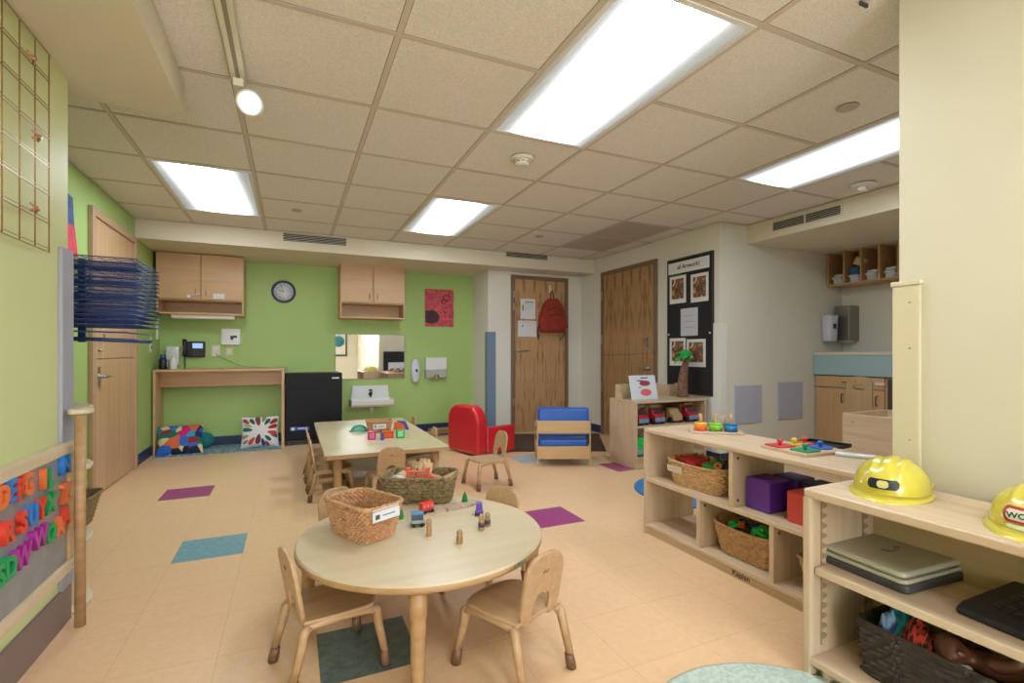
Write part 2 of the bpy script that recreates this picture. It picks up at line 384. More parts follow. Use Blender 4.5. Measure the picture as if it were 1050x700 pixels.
# track light
t = thing('track_light', 'track rail with one lit white spotlight on the ceiling', 'track light', (-.21, 2.0, 0))
tr = MB().box(-.027, .027, -2.0, .47, 2.215, CEIL).box(-.035, -.029, -2.0, .46, 2.235, CEIL)
tr.build('rail', OFFW, t, bev=.002)
MB().box(-.008, .008, -1.99, .465, 2.213, 2.2155).build('rail_slot', mat('track_slot', '8d8270', .5), t)
MB().box(-.02, .02, .40, .47, 2.18, 2.215).tube([(0, .43, 2.19), (.02, .46, 2.17)], .01).build('adapter', OFFW, t, bev=.003)
Mh = Matrix.Translation((.045, .45, 2.145)) @ Euler((math.radians(-50), math.radians(12), 0)).to_matrix().to_4x4()
hd = MB().lathe([(.028, .05), (.036, .045), (.04, .02), (.041, -.01), (.05, -.022), (.056, -.03), (.05, -.03), (.04, -.02), (.034, -.012), (.001, -.012)], 28, M=Mh).build('spot_head', WHITE, t)
sp = MB().lathe([(.001, -.0125), (.03, -.0125), (.03, -.0145), (.001, -.0155)], 24, M=Mh).build('bulb', emis('spot_glow', 'fff6e2', SPOT), t)

# ------------------------------------------------------------------ doors
def lever(parent, loc, rz, flip=1, m=STEEL):
    o = MB().lathe([(.028, 0), (.028, .006), (.024, .01), (.012, .014), (.012, .045), (.001, .045)], 20, M=Matrix.Rotation(PI/2, 4, 'X'))
    o.tube([(0, -.045, 0), (flip*.03, -.05, 0), (flip*.075, -.048, -.002), (flip*.12, -.044, -.004)], [.011, .01, .008, .007])
    return o.build('door_handle', m, parent, loc=loc, rot=(0, 0, rz))
FRB = mat('door_frame_brown', '7e6550', .5)
FRL = mat('door_frame_light', 'b89a7c', .5)
# left wall door (faces +X)
d = thing('door_1', 'tall pale wooden door in the green left wall', 'door', (XL, 4.86, 0)); d['kind'] = 'structure'
fr = MB().box(0, .03, -.56, -.5, 0, 2.06).box(0, .03, .47, .53, 0, 2.06).box(0, .03, -.5, .47, 2.0, 2.06).build('door_frame', FRL, d, bev=.003)
MB().box(0, .014, -.5, .47, .99, 2.0).build('door_leaf', VENEERL, d, bev=.002)
MB().box(0, .014, -.5, .47, .012, .985).build('door_leaf', VENEERL, d, bev=.002)
lever(d, (.014, -.40, .86), PI/2)
MB().box(.014, .02, -.425, -.375, .79, .93).build('lock_plate', STEEL, d, bev=.002)
lk = MB().tube([(.014, -.40, 1.12), (.035, -.40, 1.12)], .008).tube([(.03, -.40, 1.12), (.033, -.34, 1.15), (.033, -.36, 1.17)], .005).tube([(.014, -.40, 1.05), (.035, -.40, 1.05)], .011).build('latch', STEEL, d)
# entry door (faces -Y)
d = thing('door_2', 'figured wooden entry door with two sheets and a backpack', 'door', (2.98, YD, 0)); d['kind'] = 'structure'
MB().box(-.42, -.37, -.03, 0, 0, 2.03).box(.37, .42, -.03, 0, 0, 2.03).box(-.37, .37, -.03, 0, 1.98, 2.03).build('door_frame', FRB, d, bev=.003)
MB().box(-.37, .37, -.014, 0, .01, 1.98).build('door_leaf', VENEER, d, bev=.002)
lever(d, (-.30, -.014, 1.06), 0)
for z in (1.78, 1.62, .4): MB().box(-.395, -.375, -.035, -.028, z-.045, z+.045).build('hinge', STEEL, d, bev=.002)
# dutch door (faces -X)
d = thing('door_3', 'wide figured wooden dutch door split across the middle', 'door', (XR, 4.715, 0), -PI/2); d['kind'] = 'structure'
MB().box(-.52, -.475, -.03, 0, 0, 2.05).box(.475, .52, -.03, 0, 0, 2.05).box(-.475, .475, -.03, 0, 2.0, 2.05).build('door_frame', FRB, d, bev=.003)
MB().box(-.475, .475, -.014, 0, 1.012, 2.0).build('upper_leaf', VENEER2, d, bev=.002)
MB().box(-.475, .475, -.014, 0, .01, 1.006).build('lower_leaf', VENEER2, d, bev=.002)
lever(d, (.38, -.014, .86), 0, -1)
MB().box(.345, .385, -.022, -.014, 1.07, 1.22).box(.35, .38, -.04, -.022, 1.1, 1.14).ell((.365, -.035, 1.18), .014, .014, .014).build('upper_lock', STEEL, d, bev=.002)
for z in (1.75, 1.2, .6): MB().box(-.5, -.48, -.036, -.028, z-.06, z+.06).build('hinge', STEEL, d, bev=.002)

# papers on entry door
def sheet(name, loc, w, h, rz, label, cat, marks, m=PAPER, tilt=0, group=None):
    t = thing(name, label, cat, loc, rz, group)
    MB().box(-w/2, w/2, -.002, 0, 0, h).build('paper', m, t, rot=(0, tilt, 0))
    for i, (x0, x1, z0, z1, col) in enumerate(marks):
        MB().box(-w/2+x0*w, -w/2+x1*w, -.003, -.002, z0*h, z1*h).build('print', flat(col, .7), t, rot=(0, tilt, 0))
    return t
sheet('notice_sheet', (2.80, YD-.016, 1.47), .215, .26, 0, 'upper printed notice on the entry door', 'notice', [(.3, .85, .84, .88, '6c7fa8'), (.2, .9, .78, .80, '8d95a8'), (.12, .2, .4, .7, '5a5560'), (.3, .85, .7, .72, 'b0b0b8'), (.3, .85, .6, .62, 'b0b0b8'), (.3, .6, .5, .52, 'c08080')])
sheet('notice_sheet', (2.79, YD-.016, 1.24), .265, .205, 0, 'lower wider notice on the entry door', 'notice', [(.05, .95, .88, .9, '9a9aa4'), (.22, .27, .6, .75, '4c4c55'), (.35, .8, .72, .74, 'b5b5bb')])

# backpack
bk = thing('backpack', 'rust red backpack hanging from a hook on the entry door', 'backpack', (3.135, YD-.045, 1.30))
def ballgrid(prof_fn, nu=28, nv=18):
    vs = []; fs = []
    for j in range(nv+1):
        v = j/nv
        for i in range(nu):
            vs.append(prof_fn(2*PI*i/nu, v))
    for j in range(nv):
        for i in range(nu): fs.append((j*nu+i, j*nu+(i+1) % nu, (j+1)*nu+(i+1) % nu, (j+1)*nu+i))
    fs += [tuple(range(nu))[::-1], tuple(range(nv*nu, (nv+1)*nu))]
    return vs, fs
def sp_(a, p): c_, s_ = math.cos(a), math.sin(a); return (math.copysign(abs(c_)**p, c_), math.copysign(abs(s_)**p, s_))
def pack(u, v):
    w = .20*(1-.62*max(0, v-.35)**1.6/.65**1.6)*(1-.12*(1-v)**6)*(1 if v < .999 else .9); dd = .085*(1-.5*v**3)*(1-.1*(1-v)**6)
    cx, cy = sp_(u, .6); return (w*cx*(1+.02*math.sin(9*v)), dd*cy-.03, v*.44*1.0)
vs, fs = ballgrid(pack)
BAG = mat('rust_fabric', '9c3526', .8, '8a2c20', scale=12, bump=.4, bscale=14)
BAGD = mat('dark_fabric', '2e2326', .8)
MB().add(vs, fs, smooth=True).build('bag_body', BAG, bk)
def pocket(u, v):
    w = .145*(1-.25*v**4); dd = .05*(1-.3*abs(v-.5)**2*4*.6); cx, cy = sp_(u, .55); return (w*cx, dd*cy-.085, .03+v*.2)
vs, fs = ballgrid(pocket); MB().add(vs, fs, smooth=True).build('front_pocket', BAG, bk)
MB().tube([(-.11, -.137, .21), (0, -.142, .225), (.11, -.137, .21)], .004).tube([(-.12, -.10, .27), (0, -.112, .33), (.12, -.095, .27)], .004).build('zip', BAGD, bk)
MB().tube([(-.03, -.02, .43), (-.025, -.01, .50), (0, -.01, .55), (.02, -.01, .50), (.025, -.02, .43)], .007).build('hang_loop', BAGD, bk)
MB().tube([(-.185, .0, .12), (-.215, -.01, .02), (-.2, -.005, -.10), (-.19, 0, -.03)], .008, squash=.5).build('strap', BAGD, bk)
MB().tube([(.17, .0, .08), (.20, -.01, .0), (.12, -.005, -.11), (.11, 0, -.02)], .008, squash=.5).build('strap', BAGD, bk)
MB().box(.19, .225, -.05, -.02, .06, .1).build('side_buckle', BAGD, bk, bev=.005)
hk = thing('door_hook', 'white hook on entry door above the backpack', 'hook', (3.125, YD-.014, 1.86))
MB().box(-.015, .015, -.006, 0, -.03, .06).build('hook_plate', WHITE, hk, bev=.002)
MB().tube([(0, -.006, .0), (0, -.03, -.015), (0, -.04, 0), (0, -.04, .012)], .005).build('hook_arm', WHITE, hk)

# ------------------------------------------------------------------ wall cabinets
def wall_cab(loc, w, zs, label, extras):
    t = thing('wall_cabinet', label, 'cabinet', loc, 0)
    h = zs[2]; zd = zs[1]; D = .3; th = .018
    bo = MB()
    bo.box(-w/2, -w/2+th, 0, D, 0, h).box(w/2-th, w/2, 0, D, 0, h).box(-w/2+th, w/2-th, 0, D, 0, th).box(-w/2+th, w/2-th, 0, D, h-th, h).box(-w/2+th, w/2-th, .01, D, zd-th, zd)
    bo.box(-w/2+th, w/2-th, D-.01, D, th, h-th)
    bo.build('cabinet_body', CAB[0], t, bev=.002)
    for s in (-1, 1):
        a, b2 = (-w/2+.006, -.003) if s < 0 else (.003, w/2-.006)
        dr = MB().box(a, b2, -.018, 0, zd-.005, h-.006).build('door', CAB[0], t, bev=.002)
        x = s*.045
        MB().tube([(x, -.018, zd+.045), (x, -.04, zd+.05), (x, -.04, zd+.10), (x, -.018, zd+.105)], .004).build('handle', STEEL, dr)
    return t
c1 = wall_cab((-.868, YB-.30, 1.433), .785, (0, .16, .63), 'left wooden wall cabinet above the desk with open cubby below', None)
MB().box(.11, .215, -.0205, -.018, .17, .225).build('door_note', PAPER, c1)
MB().tube([(-.09, -.03, .19), (-.04, -.045, .2), (.0, -.04, .215)], .006).box(-.12, -.085, -.05, -.02, .165, .20).build('child_lock', WHITE, c1, bev=.004)
c2 = wall_cab((.89, YB-.30, 1.44), .752, (0, .19, .64), 'right wooden wall cabinet above the mirror', None)
ul = thing('under_cabinet_light', 'slim cream lamp under the left wall cabinet', 'lamp', (-.85, YB-.22, 1.392))
MB().box(-.29, .29, -.05, .06, 0, .04).build('housing', OFFW, ul, bev=.006)
MB().box(-.27, .27, -.04, .04, -.003, 0).build('lens', WHITE, ul)

# clock
ck = thing('wall_clock', 'round navy rimmed clock on the green back wall', 'clock', (-.087, YB, 1.745))
R = Matrix.Rotation(PI/2, 4, 'X')
MB().lathe([(.131, 0), (.131, .022), (.122, .032), (.11, .028), (.105, .012), (.105, 0)], 40, M=R).build('rim', mat('clock_navy', '20345e', .3), ck)
MB().lathe([(.106, 0), (.106, .012), (.001, .012)], 40, M=R).build('dial', mat('clock_dial', 'd4d6dc', .5), ck)
for k in range(12):
    a = PI/2-2*PI*(k+1)/12
    text_mesh('numeral', str(k+1), .028, .001, BLACK, ck, (.084*math.cos(a), -.0135, .084*math.sin(a)))
MB().box(-.004, .004, -.015, -.013, -.01, .055, M=Matrix.Rotation(math.radians(-72), 4, 'Y')).build('hour_hand', BLACK, ck)
MB().box(-.003, .003, -.017, -.015, -.01, .085, M=Matrix.Rotation(math.radians(-20), 4, 'Y')).build('minute_hand', BLACK, ck)

# router-like box, outlet, switch plate, phone
wb = thing('wall_box', 'white square wall box with dark marking above the desk', 'wall box', (-.625, YB, 1.12))
MB().prism(rrect(.19, .185, .02, cy=.0925), 1, -.04, 0).build('housing', WHITE, wb, bev=.006)
MB().prism([(-.005, .10), (.06, .105), (.065, .08), (.03, .075), (.02, .05), (.0, .06)], 1, -.042, -.04).build('marking', BLACK, wb)
so = thing('wall_outlet', 'cream outlet plate left under the white wall box', 'outlet', (-.77, YB, .99))
MB().box(-.04, .04, -.008, 0, 0, .125).build('plate', OFFW, so, bev=.002)
MB().prism(rrect(.035, .04, .01, cy=.035), 1, -.012, -.008).prism(rrect(.035, .04, .01, cy=.09), 1, -.012, -.008).build('sockets', WHITE, so)
so2 = thing('wall_outlet', 'small beige outlet plate directly below the white wall box', 'outlet', (-.64, YB, 1.0))
MB().box(-.035, .035, -.006, 0, 0, .085).build('plate', mat('beige_plate', 'cfc6a4', .5), so2, bev=.002)
MB().box(-.012, .012, -.009, -.006, .02, .065).build('jack', OFFW, so2)
cb = MB().tube([(-.77, YB-.012, 1.03), (-.75, YB-.03, 1.0), (-.62, YB-.02, .93), (-.5, YB-.03, .875), (-.3, YB-.06, .862), (-.18, YB-.1, .859), (-.05, YB-.08, .87), (-.04, YB-.1, .7), (-.05, YB-.12, .45)], .004)
tag(cb.build('power_cord', mat('cord_grey', '8d8f8a', .5)), 'grey power cord running from outlet across the desk top', 'cord')
ph = thing('wall_phone', 'black wall phone with lit blue screen and curled cord', 'phone', (-.965, YB, .98))
MB().prism(rrect(.19, .17, .01, cy=.09), 1, -.045, 0).build('phone_base', BLACK, ph, bev=.005)
MB().box(-.02, .075, -.048, -.045, .10, .155).build('screen', emis('phone_screen', '8fa9d8', .6), ph)
kp = MB()
for i in range(4):
    for j in range(3): kp.box(-.015+i*.024, .002+i*.024, -.049, -.045, .02+j*.024, .036+j*.024)
kp.build('keys', DGREY, ph)
MB().tube([(-.09, -.06, .19), (-.09, -.075, .16), (-.085, -.065, .10), (-.09, -.075, .05), (-.09, -.06, .02)], [.022, .018, .012, .018, .022]).build('handset', BLACK, ph)
co = [(-.09 + .008*math.cos(k*1.3), -.05+.008*math.sin(k*1.3), .02-k*.0035) for k in range(40)] 
MB().tube(co, .003, 6).build('coil_cord', BLACK, ph)
# desk top clutter: dispenser in corner
dp = thing('hand_sanitizer', 'white wall dispenser with spout in the corner over the desk', 'dispenser', (-1.16, YB-.0, .9))
def disp(u, v):
    cx, cy = sp_(u, .5); w = .065*(1-.15*(1-v)); return (w*cx, -.055+.055*cy*(.7+.3*v), v*.2)
vs, fs = ballgrid(disp, 20, 8); MB().add(vs, fs, smooth=True).build('housing', WHITE, dp, bev=.003)
MB().box(-.03, .03, -.12, -.05, .02, .06).build('push_bar', mat('dispenser_grey', 'b8bcc4', .4), dp, bev=.004)
bt = thing('spray_bottle', 'white bottle standing in the desk corner beside the black canister', 'bottle', (-1.125, 6.1, .858))
MB().lathe([(.03, 0), (.034, .01), (.034, .09), (.02, .11), (.012, .12), (.012, .135), (.001, .135)], 18).build('bottle', WHITE, bt)
MB().lathe([(.014, .13), (.014, .15), (.001, .15)], 14).box(-.03, .01, -.006, .006, .148, .158).build('cap', WHITE, bt)
bc = thing('canister', 'black canister with blue lid in the desk corner', 'canister', (-1.205, 6.05, .858))
MB().lathe([(.036, 0), (.038, .005), (.038, .10), (.03, .112), (.001, .112)], 18).build('body', BLACK, bc)
MB().lathe([(.024, .112), (.024, .15), (.018, .155), (.001, .155)], 16).build('lid', flat('24529c'), bc)
MB().box(.02, .039, -.012, .012, .03, .09).build('sticker', mat('sticker_white', 'b8c0d0', .6), bc)
sw = thing('switch_plate', 'white double switch plate on the left wall, rear end', 'switch', (XL, 5.96, 1.04))
MB().box(0, .006, -.035, .035, 0, .15).build('plate', WHITE, sw, bev=.002)
MB().box(.006, .01, -.012, .012, .03, .06).build('toggle', DGREY, sw); MB().box(.006, .01, -.012, .012, .09, .12).build('toggle', DGREY, sw)
wp = thing('wall_paper_holder', 'narrow pale holder on left wall beside cabinet', 'holder', (XL, 6.2, 1.17))
MB().box(0, .02, -.04, .04, 0, .22).build('holder', mat('holder_green_white', 'c5d2b4', .5), wp, bev=.003)

# ------------------------------------------------------------------ desk with rug and pillows
dk = thing('desk', 'pale wooden built-in desk open underneath by the back wall', 'desk', (-.675, 5.97, 0))
dw = .60
MB().box(-dw, dw, -.005, .355, .835, .86).build('desk_top', CAB[0], dk, bev=.003)
MB().box(-dw, -dw+.022, 0, .35, 0, .835).build('side_panel', CAB[2], dk, bev=.002)
MB().box(dw-.03, dw, 0, .35, 0, .835).build('side_panel', CAB[2], dk, bev=.002)
MB().box(-dw+.022, dw-.03, .2, .218, .67, .835).build('apron', CAB[0], dk, bev=.002)
MB().lathe([(.016, -.002), (.016, .003), (.001, .003)], 16, M=Matrix.Translation((.0, .03, .86))).build('cable_grommet', BLACK, dk)
rg = MB().box(-1.24, -.1, 5.80, 6.30, .0, .008).build('desk_mat', mat('mottled_blue', '5b7c8c', .95, '8ea6ac', scale=22, lo=.42, hi=.58, bump=.2), bev=.003)
tag(rg, 'mottled blue grey rug under the desk', 'rug')
def pillow_mesh(w, h, d, n=24, pw=.5):
    vs = []; fs = []
    for sd_ in (1, -1):
        for j in range(n+1):
            for i in range(n+1):
                u = 2*i/n-1; v = 2*j/n-1
                e = (max(0, (1-u*u))*max(0, (1-v*v)))**pw
                k = 1-.06*(1-abs(u))*(abs(v)**4) ; k2 = 1-.06*(1-abs(v))*(abs(u)**4)
                vs.append((u*w/2*k2, sd_*d/2*e, v*h/2*k))
    N = (n+1)**2
    for s_ in range(2):
        for j in range(n):
            for i in range(n):
                a = s_*N+j*(n+1)+i; q = (a, a+1, a+n+2, a+n+1); fs.append(q if s_ else q[::-1])
    return MB().add(vs, fs, smooth=True)
def scale_mat():
    m = bpy.data.materials.new('scallop_fabric'); m.use_nodes = True; nt = m.node_tree; b = nt.nodes['Principled BSDF']; b.inputs['Roughness'].default_value = .9
    tc = nt.nodes.new('ShaderNodeTexCoord'); mp = nt.nodes.new('ShaderNodeMapping'); mp.inputs['Scale'].default_value = (1, .0, 1)
    nt.links.new(tc.outputs['Object'], mp.inputs[0])
    v = nt.nodes.new('ShaderNodeTexVoronoi'); v.inputs['Scale'].default_value = 12.5; v.inputs['Randomness'].default_value = .75
    nt.links.new(mp.outputs[0], v.inputs['Vector'])
    sx = nt.nodes.new('ShaderNodeSeparateColor'); nt.links.new(v.outputs['Color'], sx.inputs[0])
    r = nt.nodes.new('ShaderNodeValToRGB'); r.color_ramp.interpolation = 'CONSTANT'
    cols = ['1f9cc4', '14305e', 'd6c68c', '1b6e62', '8c2f2c', '2a64c0', 'c81f6a', '2d8f9e', 'd4653f', '12233f', 'c9c9a0']
    el = r.color_ramp.elements
    el[0].position = 0; el[0].color = lin(cols[0]); el[1].position = 1/len(cols); el[1].color = lin(cols[1])
    for i in range(2, len(cols)): x = el.new(i/len(cols)); x.color = lin(cols[i])
    nt.links.new(sx.outputs[0], r.inputs[0]); nt.links.new(r.outputs[0], b.inputs['Base Color'])
    return m
pl = thing('pillow', 'multicolour scalloped pillow leaning at the left under the desk', 'pillow', (-1.045, 5.99, .135), 0)
pm = pillow_mesh(.40, .36, .15).build('cover', scale_mat(), pl, rot=(math.radians(-42), 0, .12))
kb = thing('teal_ball', 'teal round cushion behind the scalloped pillow', 'cushion', (-.86, 6.14, .095))
MB().ell((0, 0, 0), .10, .09, .085).build('cushion_body', mat('teal_fabric', '1f7d86', .9, '176a72', scale=10, bump=.2), kb)
p2 = thing('pillow', 'white pillow with burst of coloured petals at the right under the desk', 'pillow', (-.315, 6.02, .165), 0)
pf = pillow_mesh(.37, .34, .14)
po = pf.build('cover', mat('white_fabric', 'd8d8dc', .9, bump=.2, bscale=90), p2, rot=(math.radians(-18), 0, 0))
pt = [(100, .11, '7a3b34', .04), (55, .12, '17604c', .032), (20, .13, 'a22b2b', .036), (-10, .12, 'cf3a30', .036), (-45, .11, '17604c', .03), (-75, .12, '24467e', .03), (-100, .085, '6b3630', .04), (-128, .125, 'cf4a36', .034), (170, .12, '1a6a52', .036), (150, .13, 'b0a080', .03), (125, .13, '17604c', .03), (-20, .15, '6b5a48', .03), (75, .145, '8c8464', .034), (-160, .15, '8c8464', .026), (-62, .155, '8a3a30', .026), (38, .165, '8a2f2c', .035), (140, .175, 'a03a34', .03), (-142, .17, '8c8464', .022)]
for i, (a, r_, col, s_) in enumerate(pt):
    a = math.radians(a); cx, cz = r_*math.cos(a), r_*math.sin(a)
    poly = []
    for k in range(16):
        t = 2*PI*k/16; rad = s_*(.62 + (.0))
        lx = math.cos(t)*s_*1.35; ly = math.sin(t)*s_*.85*(1 - .55*(1-math.cos(t))/2*1.0 + .0)
        poly.append((cx+lx*math.cos(a)-ly*math.sin(a), cz+lx*math.sin(a)+ly*math.cos(a)))
    poly = [(max(-.172, min(.172, x)), max(-.158, min(.158, z))) for x, z in poly]
    def ysurf(x, z, w=.37, h=.34, d=.14):
        u, v = x/(w/2), z/(h/2); return -d/2*(max(0, 1-u*u)*max(0, 1-v*v))**.5
    m_ = MB(); n = len(poly)
    vs = [(cx, ysurf(cx, cz)-.0035, cz)] + [(x, ysurf(x, z)-.002, z) for x, z in poly]
    m_.add(vs, [(0, k+1, (k+1) % n+1) for k in range(n)], smooth=True)
    q = m_.build('petal_print', flat(col, .9), po)

# ------------------------------------------------------------------ fridge
fg = thing('mini_fridge', 'small black refrigerator beside the desk', 'refrigerator', (.23, 5.98, 0))
MB().box(-.30, .30, .03, .34, .02, .80).build('cabinet_body', mat('fridge_black', '15151a', .4, bump=.05, bscale=200), fg, bev=.006)
fd = MB().box(-.30, .30, -.02, .025, .06, .80).build('door', mat('fridge_black_door', '131317', .5, spec=.25, bump=.04, bscale=200), fg, bev=.01)
MB().tube([(-.285, -.02, .50), (-.29, -.05, .53), (-.292, -.05, .70), (-.285, -.02, .73)], .009).build('handle', BLACK, fd)
MB().box(.19, .265, -.0215, -.02, .735, .75).build('badge', STEEL, fd)
MB().box(-.25, -.05, -.0215, -.02, .165, .205).build('sticker', flat('1f55b8'), fd)
MB().box(-.235, -.2, -.0222, -.0215, .17, .2).box(-.17, -.07, -.0222, -.0215, .18, .192).build('sticker_print', WHITE, fd)
MB().box(-.27, .27, .0, .04, .0, .055).build('kick_plate', BLACK, fg)

# mirror
mr = thing('wall_mirror', 'rectangular mirror in thin frame on back wall above the small sink', 'mirror', (.902, YB, .70))
MB().box(-.426, .426, -.012, 0, 0, .565).build('frame', mat('mirror_frame', '9a9488', .4), mr, bev=.002)
MB().box(-.416, .416, -.0135, -.012, .01, .555).build('mirror_glass', mat('mirror_silver', 'eaeaea', .02, metal=1), mr)

# small sink
sk = thing('wall_sink', 'small white wall-hung children sink below the mirror', 'sink', (.895, YB, .37))
MB().prism([(-.235, .06), (.235, .06), (.215, .25), (-.215, .25)], 1, -.03, 0).build('backsplash', WHITE, sk, bev=.006)
MB().prism([(0, .03), (-.05, .0), (-.19, .0), (-.24, .03), (-.25, .09), (-.235, .095), (-.21, .045), (-.05, .045), (-.03, .095), (0, .095)], 0, -.25, .25).box(-.25, -.235, -.24, 0, .02, .092).box(.235, .25, -.24, 0, .02, .092).build('basin', WHITE, sk, bev=.006)
fa = MB().lathe([(.025, 0), (.025, .006), (.001, .006)], 16, M=Matrix.Translation((0, -.03, .15)) @ R)
fa.tube([(0, -.03, .16), (0, -.09, .175), (0, -.12, .15)], .012).tube([(-.02, -.04, .19), (0, -.05, .2), (.02, -.04, .19)], .009).tube([(0, -.03, .13), (0, -.06, .12)], .014)
fa.build('faucet', mat('chrome_dark', '55565a', .2, metal=1), sk)
MB().tube([(0, -.13, .0), (0, -.13, -.05), (.0, -.08, -.07), (.0, 0, -.07)], .022).build('drain_pipe', mat('pipe_white', 'c8c2b2', .4), sk)

# soap + towel dispensers
sp1 = thing('soap_dispenser', 'white oval soap dispenser right of the mirror', 'soap dispenser', (1.455, YB, .655))
def oval(u, v):
    cx, cy = sp_(u, .75); w = .057*(math.sin(PI*(.12+.76*v)))**.45; return (w*cx, -.045+.045*cy, v*.295)
vs, fs = ballgrid(oval, 24, 14); MB().add(vs, fs, smooth=True).build('housing', mat('soap_white', 'cfd0e2', .3), sp1)
MB().prism([(-.012, .165), (.018, .165), (.02, .135), (.005, .12), (-.005, .14)], 1, -.094, -.085).build('window', BLACK, sp1)
td = thing('towel_dispenser', 'white folded paper towel dispenser left of the cream return wall', 'towel dispenser', (1.722, YB, .68))
MB().box(-.14, .14, -.10, 0, .13, .29).build('cover', WHITE, td, bev=.008)
MB().prism([(-.136, .03), (-.04, .03), (-.02, .07), (.02, .07), (.04, .03), (.136, .03), (.136, .13), (-.136, .13)], 1, -.095, 0).build('lower_tray', mat('dispenser_grey2', 'a9aaa6', .4), td, bev=.003)
MB().box(-.02, .02, -.07, -.03, .0, .07).build('paper_towel', mat('kraft', 'b9a06a', .8), td)

# red picture on back wall
def art(name, c, cols, sc):
    m = bpy.data.materials.new(name); m.use_nodes = True; nt = m.node_tree; b = nt.nodes['Principled BSDF']; b.inputs['Roughness'].default_value = .6
    tc = nt.nodes.new('ShaderNodeTexCoord'); n = nt.nodes.new('ShaderNodeTexNoise'); n.inputs['Scale'].default_value = sc; n.inputs['Detail'].default_value = 3; n.inputs['Distortion'].default_value = 2.5
    nt.links.new(tc.outputs['Object'], n.inputs['Vector']); r = nt.nodes.new('ShaderNodeValToRGB'); el = r.color_ramp.elements
    el[0].position = .3; el[0].color = lin(cols[0]); el[1].position = .72; el[1].color = lin(cols[-1])
    for i in range(1, len(cols)-1): x = el.new(.3+.42*i/(len(cols)-1)); x.color = lin(cols[i])
    nt.links.new(n.outputs['Fac'], r.inputs[0]); nt.links.new(r.outputs[0], b.inputs['Base Color']); return m
pc = thing('canvas_painting', 'red abstract painting with black swirls on the back wall', 'painting', (1.785, YB, 1.38))
MB().box(-.193, .193, -.02, 0, 0, .49).build('canvas', art('red_art', 0, ['5e1620', 'b02a3c', 'd8636c', 'a81f34', 'c94d58', '701420'], 11), pc, bev=.002)
blob = [(-.192+.0, .05), (-.10, .03), (-.02, .06), (.0, .12), (-.03, .18), (-.09, .22), (-.15, .20), (-.192, .21)]
MB().prism(blob, 1, -.0215, -.02).build('black_swirl', mat('art_black', '231a22', .6, '4a2630', scale=25), pc)
b2_ = MB()
for (cx, cz, r_) in ((.10, .38, .05), (.06, .33, .03)):
    pts = [(cx+r_*math.cos(t*.5), -.022, cz+r_*.8*math.sin(t*.5)) for t in range(12)]; b2_.tube(pts, .006, 5)
b2_.build('black_swirl', MATS['art_black'], pc)

# art on left wall
al = thing('paper_artwork', 'blue and red painted paper on left wall by the door frame', 'artwork', (XL, 4.02, 1.63))
MB().prism([(-.2, .22), (.04, .22), (.02, .40), (-.2, .42)], 0, 0, .004).build('blue_paper', mat('art_blue', '4d6c9c', .7, '2f4c80', scale=14), al)
MB().prism([(-.2, .0), (.10, .03), (.05, .22), (-.2, .22)], 0, 0, .004).build('red_paper', mat('art_red', 'd4495c', .7, 'c2304a', scale=14), al)

# ------------------------------------------------------------------ display board on right wall
bd = thing('display_board', 'tall black framed display board on the right wall', 'display board', (XR, 3.725, .62), -PI/2)
MB().box(-.307, .307, -.02, 0, 0, 1.375).build('frame', mat('board_frame', '3a2c26', .5), bd, bev=.003)
MB().box(-.292, .292, -.023, -.02, .015, 1.36).build('panel', mat('board_black', '14161c', .7, bump=.05), bd)
MB().box(-.28, .27, -.025, -.023, 1.22, 1.335).build('title_strip', PAPER, bd)
text_mesh('title_text', 'all Artwork!', .062, .001, BLACK, bd, (0, -.0262, 1.28), bold=.0005)
MB().box(-.28, -.10, -.0248, -.023, 1.195, 1.225).build('green_scrap', flat('1a5a3a', .8), bd)
for x in (-.275, .275): MB().ell((x, -.026, .60), .01, .006, .01, 8, 6).build('pin', WHITE, bd)
PH = art('photo_print', 0, ['d8c8ac', '8a5a38', '4c3628', 'c08a54', 'e0d8cc'], 7)
def bphoto(y0, y1, z0, z1, label):
    # y in world along the wall -> local x
    a, b2 = 3.725-y0, 3.725-y1
    t = thing('photo_print', label, 'photo', (XR-.024, (y0+y1)/2, z0), -PI/2, 'photos on the black display board')
    w = abs(y0-y1); h = z1-z0
    MB().box(-w/2, w/2, -.002, 0, 0, h).build('paper', PAPER, t)
    MB().box(-w/2+.03, w/2-.03, -.003, -.002, .045, h-.03).build('photo', PH, t)
bphoto(3.985, 3.755, 1.535, 1.815, 'photo print with white border at upper left of the black board')
bphoto(3.69, 3.465, 1.525, 1.80, 'photo print with white border at upper right of the black board')
bphoto(3.985, 3.76, .90, 1.18, 'photo print at lower left of the black board, left of the palm')
bphoto(3.745, 3.50, .895, 1.165, 'photo print at lower right of the black board, behind the palm')
sheet('notice_sheet', (XR-.024, 3.713, 1.20), .228, .275, -PI/2, 'plain typed sheet in the middle of the black display board', 'notice', [(.2, .8, .72, .74, '9a9aa4'), (.2, .8, .5, .52, '9a9aa4'), (.2, .8, .3, .32, '9a9aa4')], mat('lilac_paper', 'c6c6d4', .7))

